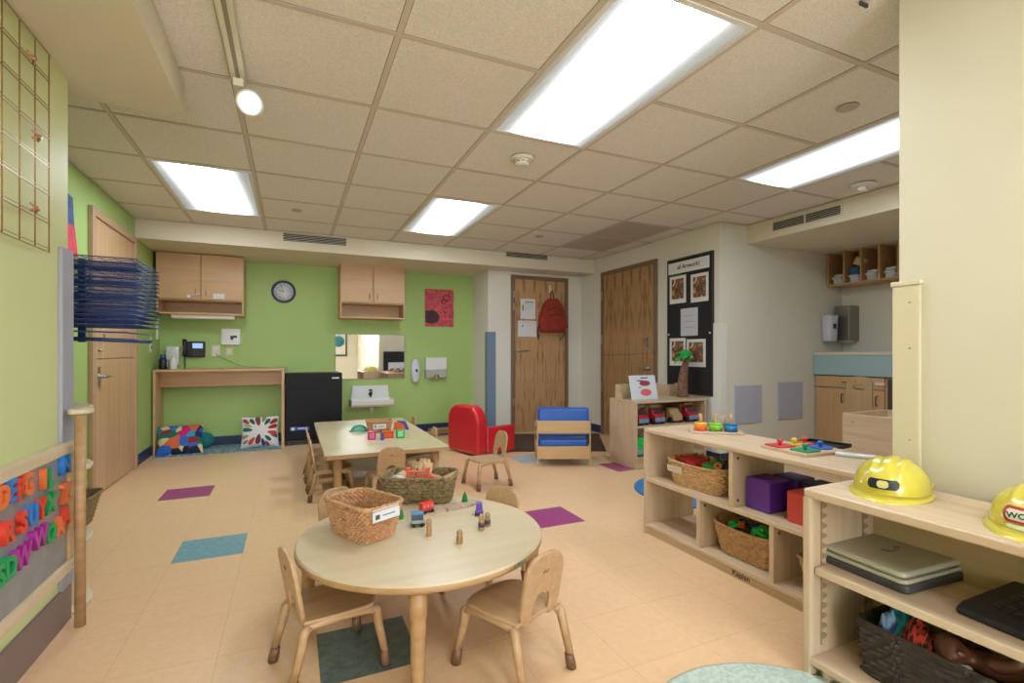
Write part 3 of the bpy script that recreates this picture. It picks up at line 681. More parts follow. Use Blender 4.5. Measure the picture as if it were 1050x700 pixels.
bp2 = thing('poster_board', 'dark board with white poster on the near right wall end, mirrored at the back', 'poster board', (2.22, .968, .44))
MB().box(-.27, .33, 0, .02, 0, .62).build('board', MATS['board_black'], bp2, bev=.002)
MB().box(-.16, .33, .02, .024, 0, .36).build('poster', PAPER, bp2)
q = MB()
for k in range(3): q.box(-.12+k*.14, -.03+k*.14, .024, .026, .14, .22)
q.build('poster_photos', PH, bp2)
pt2 = thing('framed_painting', 'brown framed painting of a teal disc, seen only in the mirror', 'painting', (1.30, -3.2, .92))
MB().box(-.25, .25, 0, .03, 0, .8).build('frame', MATS['board_frame'], pt2, bev=.004)
MB().box(-.2, .2, .03, .034, .05, .75).build('canvas', PAPER, pt2)
MB().lathe([(.17, 0), (.17, .003), (.001, .003)], 32, M=Matrix.Translation((0, .034, .45)) @ Matrix.Rotation(-PI/2, 4, 'X')).build('disc', MATS['toy_teal'] if 'toy_teal' in MATS else mat('teal_print', '1f7f94', .6), pt2)
# felt squares
FELT = mat('grey_felt', 'aeb1c6', .95, 'c0c3d6', scale=140, bump=.4, bscale=300, lo=.4, hi=.6)
tag(MB().box(-.18, .18, -.012, 0, 0, .36).build('felt_square', FELT, loc=(3.98, YF, .36), bev=.002), 'grey felt square on the cream wall, nearer the pale corner guard', 'felt panel', 'felt squares')
tag(MB().box(-.18, .18, -.012, 0, 0, .365).build('felt_square', FELT, loc=(4.57, YF, .37), bev=.002), 'grey felt square on the cream wall, nearer the counter', 'felt panel', 'felt squares')

# ------------------------------------------------------------------ alcove
ct = thing('counter_cabinet', 'maple base cabinet with drawers in the alcove', 'cabinet', (4.94, 1.6, 0))
MB().box(.02, .44, -.6, 1.74, .08, .80).box(.05, .44, -.6, 1.74, 0, .08).build('cabinet_body', CAB[2], ct)
for (a, b2, z0, z1) in ((1.09, 1.735, .69, .80), (1.40, 1.735, .09, .68), (1.09, 1.392, .09, .68)):
    q = MB().box(0, .02, a, b2, z0, z1).build('door' if z1-z0 > .2 else 'drawer', CAB[2], ct, bev=.002)
    if z1-z0 > .2: MB().tube([(0, a+.06, z1-.14), (-.025, a+.06, z1-.13), (-.025, a+.06, z1-.06), (0, a+.06, z1-.05)], .005).build('handle', DGREY, q)
    else: MB().tube([(0, (a+b2)/2-.05, z0+.055), (-.025, (a+b2)/2-.04, z0+.055), (-.025, (a+b2)/2+.04, z0+.055), (0, (a+b2)/2+.05, z0+.055)], .005).build('handle', DGREY, q)
MB().box(.012, .02, -.58, 1.07, .10, .79).build('recess_shade', mat('recess_shade_dark', '4a4440', .7), ct)  # flat dark sheet painted as the shade of an open cabinet
wt = thing('worktop', 'cream worktop with blue apron over the alcove cabinet', 'worktop', (4.94, 1.6, 0))
MB().box(-.03, .458, -.62, 1.745, 1.005, 1.04).build('worktop_slab', mat('worktop_cream', 'd2cdbd', .35), wt, bev=.01)
MB().box(-.02, .44, -.6, 1.745, .81, 1.005).build('apron', mat('apron_blue', '9dbac2', .5), wt, bev=.002)
MB().box(-.02, 0, 1.08, 1.16, .73, .755).build('cup_latch', WHITE, ct, bev=.004)
MB().box(-.004, 0, 1.19, 1.29, .52, .62).build('label_card', PAPER, ct)
cbk = thing('cubby_shelf', 'wooden wall cubby with four compartments in the alcove', 'cubby', (5.12, 3.0, 1.725))
q = MB().box(0, .27, -.335, .335, 0, .016).box(0, .27, -.335, .335, .364, .38).box(.26, .275, -.335, .335, 0, .38)
for k in range(5): y = -.335+.016/2+k*(.67-.016)/4; q.box(0, .26, y-.008, y+.008, .016, .364)
q.build('cubby_body', wood('cubby_wood', 'cba075', 'bb9064', 1), cbk, bev=.002)
DIA = mat('diaper_white', 'd8dade', .8, 'c4cad8', scale=30, bump=.3)
def diaper_stack(y, n, lab):
    t = thing('diaper_stack', lab, 'diaper stack', (5.2, y, 1.742), 0, 'diaper stacks in the cubby')
    for k in range(n):
        MB().prism(rrect(.13, .10, .03), 2, 0, .024).build('folded_diaper', DIA, t, bev=.008, loc=(.004*(k % 2), .008*((k*7) % 3-1), .025*k), rot=(0, 0, .1*((k*5) % 3-1)))
diaper_stack(3.245, 4, 'stack of white diapers in the cubby compartment farthest from the tan guard')
diaper_stack(3.08, 3, 'low stack of diapers under a blue pack in the second cubby compartment')
diaper_stack(2.92, 4, 'stack of white diapers in the third cubby compartment')
diaper_stack(2.755, 4, 'stack of white diapers in the cubby compartment nearest the tan guard')
pk = thing('wipes_pack', 'blue and white pack standing on the second diaper stack', 'pack', (5.2, 3.08, 1.82))
MB().prism(rrect(.10, .09, .015), 2, 0, .07).build('pack_body', flat('1b5f9e'), pk, bev=.006)
tag(MB().prism(rrect(.09, .11, .02), 2, 0, .08).build('folded_diaper', mat('diaper_cream', 'd3cbb2', .8, 'b9b498', scale=30), loc=(5.2, 3.06, 1.905), rot=(.45, 0, .2), bev=.01), 'cream folded bundle tilted on top of the blue pack', 'bundle')
s2 = thing('soap_dispenser', 'white soap dispenser with dark window above the alcove worktop', 'soap dispenser', (XA, 3.24, 1.14))
s2.location = (5.10, YF, 1.15); s2.rotation_euler = (0, 0, PI/2)
vsd, fsd = ballgrid(lambda u, v: (lambda cx, cy: (-.06+.06*cy*(.75+.25*v), .07*cx, v*.27))(*sp_(u, .55)), 20, 10)
MB().add(vsd, fsd, smooth=True).build('housing', mat('soap_white', 'cfd0e2', .3), s2)
MB().box(-.122, -.116, -.01, .03, .13, .18).build('window', BLACK, s2)
t2 = thing('towel_dispenser', 'brushed steel paper towel dispenser above the alcove worktop', 'towel dispenser', (XA, 3.25, 1.16))
MB().box(-.17, 0, -.075, .075, 0, .36).build('housing', mat('steel_satin', '8f8d84', .35, metal=.8), t2, bev=.006)
MB().box(-.13, -.04, -.05, .05, -.02, 0).build('paper_towel', PAPER, t2, bev=.004)
# changing unit near alcove
ch = thing('wooden_crate_unit', 'plain pale maple box unit standing in the alcove', 'storage unit', (3.45, 1.78, 0))
MB().box(0, .02, -.25, .36, 0, .62).box(.48, .5, -.25, .36, 0, .62).box(.02, .48, -.25, -.23, 0, .62).box(.02, .48, .34, .36, 0, .62).box(.02, .48, -.23, .34, .55, .57).build('box_body', PALE[1], ch, bev=.002)
MB().box(-.002, 0, .28, .30, .56, .575).box(-.002, 0, -.2, -.18, .5, .515).build('dowel_plugs', CHAIRW, ch)
ld = thing('step_ladder_back', 'pale wooden arched panel with hand slot behind the box unit', 'wooden panel', (4.2, 2.47, 0), -PI/2+.3)
# panel as two rounded profiles with slot
o_ = rrect(.18, .66, .07, 6, 0, .33); i_ = rrect(.08, .05, .024, 6, 0, .57)
m_ = MB(); n = len(o_)
for (ya, yb) in ((-.012, .012),):
    vs = [(x, ya, z) for x, z in o_]+[(x, ya, z) for x, z in i_]+[(x, yb, z) for x, z in o_]+[(x, yb, z) for x, z in i_]
    fs = []
    for k in range(n):
        k2 = (k+1) % n
        fs += [(k, k2, n+k2, n+k), (2*n+k, 3*n+k, 3*n+k2, 2*n+k2), (k, 2*n+k, 2*n+k2, k2), (n+k, n+k2, 3*n+k2, 3*n+k)]
m_.add(vs, fs); m_.build('panel', wood('panel_brown', 'a98e6c', '9a7e5c', 2), ld, bev=.003, loc=(0, 0, .18))
MB().box(-.09, .09, -.15, .15, 0, .2).build('foot_block', PALE[1], ld, bev=.004)

# ------------------------------------------------------------------ entrance rug, round rugs
tag(MB().prism([(3.0, 4.27), (3.54, 5.2), (2.30, 5.72), (1.80, 4.78)], 2, 0, .012).build('entry_mat', mat('dark_brown_mat', '3a2a22', .95, '5a4234', scale=7, stretch=(3, 14, 1), bump=.5, bscale=20), bev=.004), 'dark brown mat in front of the entry door', 'mat')
tag(MB().lathe([(.45, 0), (.45, .01), (.44, .012), (.001, .012)], 48).build('round_rug', mat('blue_rug', '2f6fb0', .95, '3a7dc0', scale=40), loc=(2.76, 2.78, 0)), 'blue round rug on floor behind the low open shelf', 'rug')
tag(MB().lathe([(.42, 0), (.425, .012), (.41, .018), (.001, .018)], 64).build('round_rug', mat('teal_rug', 'b2c4ba', .95, 'c8d4ca', scale=70, bump=.6, bscale=120, lo=.42, hi=.58), loc=(1.17, .78, 0)), 'pale teal speckled round rug at the bottom edge of the photo', 'rug')

lbn = thing('low_bench', 'low brown wooden ledge on the floor by the green wall, left of the armchair', 'bench', (1.78, 5.9, 0))
MB().box(-.22, .22, 0, .16, .05, .08).build('top_board', wood('bench_brown', '9a7a58', '87694a', 0), lbn, bev=.004)
for x in (-.19, .17): MB().box(x, x+.02, .01, .15, 0, .05).build('foot', MATS['bench_brown'], lbn, bev=.002)
# ------------------------------------------------------------------ chairs
def make_chair(label, group):
    t = thing('toddler_chair', label, 'chair', (0, 0, 0), 0, group)
    # seat: slightly dished bent ply with rounded front
    sp_poly = [(-.105, -.115), (.105, -.115), (.118, -.02), (.122, .08)] + [(.122*math.cos(a), .085+.05*math.sin(a)) for a in [i*PI/10 for i in range(1, 10)]] + [(-.122, .08), (-.118, -.02)]
    MB().prism(sp_poly, 2, .198, .212).build('seat', CHAIRW, t, bev=.005, seg=3)
    for s in (-1, 1):
        MB().tube([(s*.108, .115, .175), (s*.112, .09, .192), (s*.108, 0, .196), (s*.102, -.09, .193), (s*.1, -.115, .18)], [.013, .014, .012, .014, .013]).build('side_rail', CHAIRW, t)
        for (y0, y1, nm) in ((.115, .135, 'f'), (-.115, -.15, 'r')):
            x1 = .128 if nm == 'f' else .114
            dirx = s*(x1-.106)
            lg = MB().tube([(s*.106, y0*.86, .196), (s*.108, y0, .18), (s*.112, y0+(y1-y0)*.3, .13), (s*x1, y1, .045)], [.012, .016, .0145, .0125], 10).build('leg', CHAIRW, t)
            a, b2 = Vector((s*(x1-.003), y1-(y1-y0)*.1, .05)), Vector((s*(x1+.004), y1+(y1-y0)*.12, .0))
            MB().tube([a, a*.5+b2*.5, b2], [.0145, .0165, .0165], 10).build('foot_cap', CHAIRD, lg)
    # backrest with an arch cut out of its lower edge
    W, H = .092, .222
    out = [(-W+.012, 0), (-.042, 0)] + [(.042*math.cos(a), .045+.048*math.sin(a)) for a in [PI - i*PI/10 for i in range(11)]] + [(.042, 0), (W-.012, 0), (W, .05), (W, H-.07)]
    out += [(W-.07+.07*math.cos(a), H-.07+.07*math.sin(a)) for a in [i*PI/2/7 for i in range(1, 8)]]
    out += [(-W+.07-.07*math.cos(a), H-.07+.07*math.sin(a)) for a in [PI/2-i*PI/2/7 for i in range(0, 8)]] + [(-W, .05)]
    bk_ = MB().prism(out, 1, -.007, .007).build('backrest', CHAIRW, t, bev=.004, seg=3, loc=(0, -.108, .192), rot=(math.radians(10), 0, 0))
    MB().tube([(-.012, -.0075, .16), (-.004, -.0075, .168), (.004, -.0075, .158), (.012, -.0075, .166)], .0022, 6).build('logo_mark', CHAIRD, bk_)
    return t
LC = [
 ((.12, 1.75), 5, 'toddler chair tucked in at the near left of the round table', 'chairs at the round table'),
 ((.672, 1.487), 20, 'toddler chair at the near right of the round table, its back toward the viewer', None),
 ((.775, 2.02), 122, 'toddler chair behind the round table at right, only its back top showing', None),
 ((.25, 2.27), -150, 'toddler chair behind the wicker basket at the round table, far left', None),
 ((1.39, 3.58), 0, 'lone toddler chair standing free on the floor in front of the red armchair', None),
 ((.265, 3.77), -90, 'nearest toddler chair on the left side of the rectangular table', None),
 ((.26, 4.08), -90, 'middle toddler chair on the left side of the rectangular table', None),
 ((.255, 4.42), -90, 'farthest toddler chair on the left side of the rectangular table', None),
 ((.60, 3.43), 0, 'toddler chair at the near short end of the rectangular table, facing away', None),
 ((.945, 4.0), 90, 'nearer toddler chair on the right side of the rectangular table', None),
 ((.945, 4.75), 90, 'farther toddler chair on the right side of the rectangular table', None)]
chair = make_chair(LC[0][2], 'toddler chairs')
# yaw: local +y is the front
YAWS = [-76, 22, 122, -153, 97, -90, -90, -90, 2, 90, 90]
for i, ((x, y), _, lb, _g) in enumerate(LC):
    a = math.radians(YAWS[i])
    if i == 0: chair.location = (x, y, 0); chair.rotation_euler = (0, 0, a); chair['label'] = lb
    else: dup(chair, (x, y, 0), a, lb)

# ------------------------------------------------------------------ tables
def table_leg(t, x, y, h, r=.024):
    MB().lathe([(r*.8, 0), (r*.85, .01), (r*.95, .12), (r, h-.09), (r*1.02, h-.085), (r*1.14, h-.083), (r*1.16, h), (.001, h)], 20).build('leg', TABLEEDGE, t, loc=(x, y, 0))
rt = thing('round_table', 'low round toddler table with pale laminate top', 'table', (.462, 1.862, 0))
tp = MB(); r = .455
tp.lathe([(r-.006, .322), (r, .328), (r, .344)], 96, mi=1).lathe([(r, .344), (r-.005, .35), (.001, .3502)], 96, mi=0, smooth=False)
tp.build('table_top', [TABLETOP, TABLEEDGE], rt)
MB().lathe([(r-.1, .30), (r-.1, .322)], 48).build('apron', TABLEEDGE, rt) if False else None
for (dx, dy) in ((-.405, .145), (.398, -.137), (-.115, -.40), (.143, .40)): table_leg(rt, dx, dy, .322)
a = math.radians(-82)
stk = MB(); 
for k in range(5):
    a0 = math.radians(-64+k*1.6); a1 = math.radians(-64+(k+1)*1.6); R_ = r+.0006
    stk.add([(R_*math.cos(a0), R_*math.sin(a0), .329), (R_*math.cos(a1), R_*math.sin(a1), .329), (R_*math.cos(a1), R_*math.sin(a1), .343), (R_*math.cos(a0), R_*math.sin(a0), .343)], [(0, 1, 2, 3)])
stk.build('edge_sticker', mat('sticker_green', '3f6b50', .5, 'a8b89a', scale=120), rt)
qt = thing('rectangular_table', 'low rectangular toddler table with pale laminate top in mid room', 'table', (.625, 4.31, 0))
tb = MB().prism(rrect(.853, 1.72, .02, 4), 2, .322, .347, mi=1).prism(rrect(.853, 1.72, .02, 4), 2, .347, .350)
tb.build('table_top', [mat('table_laminate_pale', 'cdbf9b', .3, 'c3b590', scale=6), TABLEEDGE], qt)
for sx in (-1, 1):
    for sy in (-1, 1): table_leg(qt, sx*.34, sy*.77, .322, .028)

# ------------------------------------------------------------------ wicker baskets
def wick(name, c, c2): return mat(name, c, .6, c2, scale=60, detail=2, lo=.35, hi=.65)
WK = {'tan': wick('wicker_tan', 'c39a6c', 'a98055'), 'red': wick('wicker_reddish', 'cb9a74', 'b0805a'), 'olive': wick('wicker_olive', '8c7650', '6e5c3c'), 'brown': wick('wicker_dark', '3f3028', '2c221c'), 'pale': wick('wicker_pale', 'd0aa7c', 'ba9266')}
def srect(u, w, h, p=.35):
    c_, s_ = math.cos(u), math.sin(u)
    return (w*math.copysign(abs(c_)**p, c_), h*math.copysign(abs(s_)**p, s_))
def make_basket(label, loc, rz, bw, bd, tw, tdp, h, key, rows=12, stakes=44, amp=.0035, name='wicker_basket', flare=0, rimr=.006, bow=0, p=.35):
    t = thing(name, label, 'basket', loc, rz)
    m = WK[key]; nu = stakes*4; nv = rows*4
    def pt(u, v, off):
        w = bw/2+(tw-bw)/2*v; d = bd/2+(tdp-bd)/2*v
        x, y = srect(u, w+off, d+off, p); z = v*h
        if bow: z += bow*(abs(x)/(tw/2))**2*v*v
        return (x, y, z)
    vs = []; fs = []
    # even angular spacing by arclength
    N = 720; pl_ = [srect(2*PI*k/N, (bw+tw)/4, (bd+tdp)/4, p) for k in range(N+1)]; L = [0]
    for k in range(N): L.append(L[-1]+math.dist(pl_[k], pl_[k+1]))
    us = []; k = 0
    for i in range(nu):
        s_ = L[-1]*i/nu
        while L[k+1] < s_: k += 1
        us.append(2*PI*(k+(s_-L[k])/(L[k+1]-L[k]+1e-9))/N)
    for j in range(nv+1):
        v = j/nv; row = j//4; fr_ = (j % 4)/4; bul = math.sin(PI*fr_) if j < nv else 0
        for i in range(nu):
            ph = math.cos(2*PI*i/4 + PI*row)
            vs.append(pt(us[i], v, amp*bul*(.55+.45*ph) + amp*.35*(ph > .2)))
    for j in range(nv):
        for i in range(nu): fs.append((j*nu+i, j*nu+(i+1) % nu, (j+1)*nu+(i+1) % nu, (j+1)*nu+i))
    b0 = len(vs)
    for j in range(nv, -1, -2):
        v = j/nv
        for i in range(0, nu, 2):
            ph = math.cos(2*PI*i/4 + PI*(j//4)); vs.append(pt(us[i], v, -.006+amp*.6*ph*(1 if (j % 4) else .3)))
    n2 = nu//2; nr = (nv//2)+1
    for j in range(nr-1):
        for i in range(n2): fs.append((b0+j*n2+i, b0+j*n2+(i+1) % n2, b0+(j+1)*n2+(i+1) % n2, b0+(j+1)*n2+i))
    fs.append(tuple(range(nu))[::-1]); fs.append(tuple(b0+(nr-1)*n2+i for i in range(n2)))
    MB().add(vs, fs).build('woven_body', m, t)
    # braided rim
    rm = MB(); seg = 96
    for ph in (0, PI):
        pts = []
        for i in range(seg+1):
            u = us[int(i*nu/seg) % nu]; x, y, z = pt(u, 1, .001); q = i*2*PI*18/seg+ph
            nrm = math.hypot(x, y); pts.append((x+rimr*.45*math.cos(q)*x/nrm, y+rimr*.45*math.cos(q)*y/nrm, z+rimr*.45*math.sin(q)))
        rm.tube(pts, rimr*.8, 6, cap=False)
    rm.build('rim', WK['tan' if key == 'red' else key], t)
    return t
b1 = make_basket('reddish wicker basket with a white name tag on the round table', (.248, 1.925, .35), math.radians(118), .215, .14, .27, .182, .128, 'red', 14, 42, .0062, rimr=.008)
tg = MB().box(-.0, .118, -.002, .0, 0, .036).build('name_tag', PAPER, b1, loc=(.0, 0, 0))
# tag sits on the right hand short side
tg.location = (-.142, .064, .084); tg.rotation_euler = (math.radians(0), 0, -PI/2)
MB().box(.012, .03, -.003, -.002, .009, .025).build('tag_symbol', flat('4a4f58', .7), tg)
MB().box(.042, .098, -.003, -.002, .016, .021).build('tag_line', flat('6d8ca8', .7), tg)
MB().box(-.0, .112, -.004, .006, .037, .046).build('tape', mat('tag_tape', 'c9b5b0', .5), tg, bev=.002)
tw_ = MB()
random.seed(3)
for k in range(7): tw_.ell((random.uniform(-.08, .08), random.uniform(-.045, .045), .035+random.random()*.02), .025, .02, .014)
tag(tw_.build('cloth_scraps', mat('cloth_beige', 'c7b295', .9, 'a98c6c', scale=30), loc=(.252, 1.942, .355), rot=(0, 0, 2.0)), 'beige scraps lying inside the reddish wicker basket', 'scraps')
b2 = make_basket('olive brown wicker basket full of wooden track on the round table', (.545, 2.262, .35), math.radians(-24), .285, .15, .335, .205, .12, 'olive', 8, 30, .007)
b3 = make_basket('small reddish wicker basket on the rectangular table', (.69, 4.345, .35), math.radians(-4), .17, .12, .21, .16, .095, 'red', 9, 22, .005)
MB().box(-.055, .05, -.085, -.083, .035, .075).build('name_tag', PAPER, b3)
MB().box(-.045, -.03, -.086, -.085, .045, .065).box(-.015, .04, -.086, -.085, .052, .058).build('tag_print', flat('5a6fa0', .7), b3)

# wooden track and bridge in basket 2
TRK = wood('track_beech', 'c9ab7e', 'b89868', 0)
def track(name, loc, rot, label, L=.12, group='loose track pieces in the olive basket'):
    m_ = MB().box(-L/2, L/2, -.02, .02, 0, .012).box(-L/2, L/2, -.014, -.009, .012, .0135).box(-L/2, L/2, .009, .014, .012, .0135).lathe([(.008, .001), (.008, .011), (.001, .011)], 10, c=(L/2+.008, 0, 0))
    return tag(m_.build(name, TRK, loc=loc, rot=rot, bev=.0015), label, 'toy track', group)
Mb = Matrix.Translation((.545, 2.262, .35)) @ Matrix.Rotation(math.radians(-24), 4, 'Z')
def inb(x, y, z): return tuple(Mb @ Vector((x, y, z)))
ang = math.radians(-24)
trl = ['wooden track piece rising at the left of the olive basket', 'wooden track piece sticking up behind the red bridge, left one', 'wooden track piece sticking up behind the red bridge, right one', 'wooden track piece at right end of the olive basket', 'wooden track piece lying low in olive basket', 'wooden track piece leaning at basket front left', 'wooden track piece lying right of the red bridge']
for k, (p_, r_) in enumerate([((-.05, .0, .085), (0, -1.0, .5)), ((-.0, .03, .10), (.5, -1.1, 1.2)), ((.03, .02, .105), (.4, -1.2, 1.4)), ((.12, .0, .09), (.2, -.4, .2)), ((-.03, -.02, .03), (.1, 0, .4)), ((-.11, .02, .085), (.6, -.3, 1.0)), ((.08, .02, .09), (.3, .4, .9))]):
    track('track_piece', inb(*p_), (r_[0], r_[1], r_[2]+ang), trl[k])
CORAL = mat('coral_red', 'e2604e', .4)
br_ = thing('toy_bridge', 'coral red toy bridge lying on top of the olive basket', 'toy bridge', inb(.0, -.035, .10), ang)
q = MB()
for x in (-.055, .035): q.box(x, x+.014, -.01, .01, 0, .05).box(x-.004, x+.018, -.01, .01, .045, .056)
q.box(-.055, .049, -.008, .008, .012, .02).box(-.055, .049, -.008, .008, .034, .041)
for x in (-.03, -.01, .01): q.box(x, x+.006, -.007, .007, .02, .034)
q.build('bridge_span', CORAL, br_, bev=.002)
q = MB().prism([(.049, .012), (.075, 0), (.08, .012), (.052, .03)], 1, -.01, .01).build('ramp', CORAL, br_, bev=.002)
tag(MB().ell((0, 0, 0), .022, .018, .014).ell((.02, .01, .004), .012, .01, .01).build('toy_sheep', mat('grey_plush', '8b8880', .9, 'c8c4ba', scale=60), loc=inb(-.11, -.02, .105)), 'small grey and white toy in the left of the olive basket', 'toy')
tag(MB().prism(rrect(.045, .026, .01), 2, 0, .02).build('toy_car', WHITE, loc=inb(-.085, -.045, .10), rot=(.3, .2, .6), bev=.004), 'small white toy car at the front left inside the olive basket', 'toy car')

# train set on the round table
def tree(x, y, label):
    t = thing('toy_tree', label, 'toy tree', (x, y, .35))
    MB().lathe([(.014, 0), (.015, .003), (.015, .014), (.012, .022), (.013, .024), (.009, .034), (.01, .036), (.004, .05), (.001, .056)], 8).build('tree_cone', mat('toy_green', '0f7a3e', .5), t)
    MB().lathe([(.01, -.0), (.01, .001), (.001, .001)], 10).build('tree_base', TRK, t)
tree(.715, 2.112, 'small green toy tree standing on the wooden track'); tree(.407, 2.03, 'small green toy tree beside the white basket tag')
tcv = MB(); pts = [(.56, 2.075, .354), (.61, 2.068, .354), (.67, 2.075, .354), (.72, 2.092, .354), (.765, 2.12, .354)]
for k in range(4):
    a_, b_ = Vector(pts[k]), Vector(pts[k+1]); dd = (b_-a_).normalized(); nn = Vector((-dd.y, dd.x, 0))*.034
    tcv.add([a_-nn-Vector((0, 0, .004)), b_-nn-Vector((0, 0, .004)), b_+nn-Vector((0, 0, .004)), a_+nn-Vector((0, 0, .004)), a_-nn+Vector((0, 0, .007)), b_-nn+Vector((0, 0, .007)), b_+nn+Vector((0, 0, .007)), a_+nn+Vector((0, 0, .007))], [(0, 3, 2, 1), (4, 5, 6, 7), (0, 1, 5, 4), (1, 2, 6, 5), (2, 3, 7, 6), (3, 0, 4, 7)])
tag(tcv.build('track_piece', mat('track_pale', 'b6a08c', .5), bev=.001), 'curved pale track laid on the round table before the olive basket', 'toy track')
def wagon(name, loc, rz, body, label, L=.062, W=.03, H=.03, windows=None, roof=None):
    t = thing(name, label, 'toy train car', loc, rz)
    MB().box(-L/2, L/2, -W/2, W/2, .006, .012).build('chassis', DGREY, t, bev=.001)
    MB().box(-L/2+.002, L/2-.002, -W/2+.001, W/2-.001, .012, .012+H).build('wagon_body', body, t, bev=.003)
    for x in (-L/2+.012, L/2-.012):
        for s in (-1, 1): MB().lathe([(.0075, -.002), (.0075, .002), (.001, .002)], 14, M=Matrix.Translation((x, s*(W/2), .0075)) @ R).build('wheel', BLACK, t)
    if roof: MB().prism(rrect(L+.002, W+.004, .003, 3), 2, .012+H, .012+H+.005).build('roof', roof, t, bev=.002)
    if windows:
        q = MB()
        for x in (-.018, 0, .018): q.box(x-.005, x+.005, -W/2-.0005, W/2+.0005, .026, .038)
        q.build('windows', windows, t)
    return t
wagon('toy_bus', (.525, 2.062, .35), .35, mat('toy_red', 'd8392c', .35), 'red toy train car with pale windows beside olive basket', windows=mat('toy_pink', 'd77f96', .4), H=.034)
e_ = wagon('toy_engine', (.455, 1.92, .35), -.2, mat('toy_grey', '9aa0a2', .4), 'blue roofed toy train car on the round table', L=.056, W=.038, H=.016, roof=None)
MB().box(-.026, .02, -.018, .018, .026, .048).build('cab', mat('toy_darkblue', '3c4f5c', .4), e_, bev=.002)
MB().box(-.028, .022, -.02, .02, .048, .054).build('roof', mat('toy_blue', '4f87b5', .3), e_, bev=.002)
e2 = wagon('toy_engine', (.722, 1.945, .35), 1.2, mat('toy_violet', '6a4fb0', .35), 'purple topped toy engine at the right of the table', L=.05, W=.03, H=.016)
MB().box(-.014, .016, -.013, .013, .028, .052).build('cab', MATS['toy_violet'], e2, bev=.003)
def peg(x, y, h, label, c='b69064', band=None):
    t = thing('peg_person', label, 'wooden figure', (x, y, .35))
    h *= 1.2; MB().lathe([(.0115, 0), (.012, .003), (.011, h*.55), (.0085, h*.66), (.0108, h*.74), (.0108, h*.88), (.006, h), (.001, h)], 18).build('figure', wood('peg_'+c, c, '9c7a50', 2), t)
    if band: MB().lathe([(.0123, h*.2), (.0123, h*.5), (.011, h*.5)], 18).build('paint_band', flat(band), t)
peg(.468, 1.80, .052, 'tallest wooden peg figure, in front of the blue roofed train car')
peg(.550, 1.682, .040, 'wooden peg figure standing alone nearest the table front', 'a5855c')
peg(.668, 1.775, .05, 'wooden peg figure with dark coat at the right', 'c2a176', '5a4456')
peg(.705, 1.805, .044, 'dark painted peg figure touching the dark coated one', 'a58a68', '4a4048')

# magnetic tiles and things on the rectangular table
def magtile(x, y, w, h, c, label, rz=.0, d=.045, z=.35):
    t = thing('magnetic_block', label, 'magnetic tile', (x, y, z), rz)
    q = MB(); e = w*.14
    q.box(-w/2, -w/2+e, 0, d, 0, h).box(w/2-e, w/2, 0, d, 0, h).box(-w/2+e, w/2-e, 0, d, 0, e).box(-w/2+e, w/2-e, 0, d, h-e, h)
    q.build('tile_frame', mat('mag_'+c, c, .25), t, bev=.002)
    MB().box(-w/2+e, w/2-e, .004, d-.004, e, h-e).build('tile_pane', mat('magpane_'+c, c, .15, tuple(), 1) if False else mat('magp_'+c, {'c2185b': 'e870b0', '1f9d4d': '8fe29a', 'd9481c': 'e8622c', '3b3fa8': '4b50b8'}[c], .2), t)
magtile(.575, 3.955, .058, .064, 'c2185b', 'pink framed magnetic tile on the rectangular table')
magtile(.795, 3.94, .062, .066, '1f9d4d', 'green framed magnetic tile on the rectangular table')
magtile(.70, 3.97, .09, .055, 'd9481c', 'orange magnetic tile between the pink and the green one')
magtile(.645, 3.90, .022, .05, '3b3fa8', 'dark blue magnetic tile standing before the orange one')
a_ = thing('toy_arch', 'teal half-round toy piece on the rectangular table', 'toy', (.535, 4.42, .35), 0)
q = MB(); out = [(.07*math.cos(k*PI/14), .056*math.sin(k*PI/14)) for k in range(15)]
q.prism(out, 1, 0, .04).build('arch', mat('toy_teal', '2b9c8a', .3), a_, bev=.003)
MB().prism([(.045*math.cos(k*PI/14), .005+.036*math.sin(k*PI/14)) for k in range(15)], 1, -.002, .0).build('window', mat('toy_teal_light', '6fc4b6', .3), a_)
MB().box(-.082, -.062, .0, .04, 0, .006).box(.062, .078, .0, .04, 0, .006).build('feet', flat('7a1f30'), a_)
a_ = thing('toy_arch', 'orange and blue arch toy at the right of the small basket', 'toy', (.875, 4.36, .35), -.3)
MB().prism([(-.06, 0), (.05, 0), (.03, .05), (.0, .068), (-.05, .068)], 1, 0, .04).build('arch', mat('toy_orange', 'd9622a', .4), a_, bev=.003)
MB().prism([(.05, 0), (.075, 0), (.04, .075), (-.03, .078), (-.02, .068), (.03, .05)], 1, 0, .04).build('rim', mat('toy_navy', '2a4a9c', .4), a_, bev=.002)

# ------------------------------------------------------------------ red armchair
rs = thing('armchair', 'small red vinyl toddler armchair seen from behind its side', 'armchair', (1.80, 4.83, 0), math.radians(17))
bp = [(-.235, 0), (-.235, .40)] + [(-.235+.10-.10*math.cos(k*PI/12), .40+.10*math.sin(k*PI/12)) for k in range(1, 7)] + [(-.10, .485), (-.07, .45), (-.055, .38), (-.05, .3), (-.05, 0)]
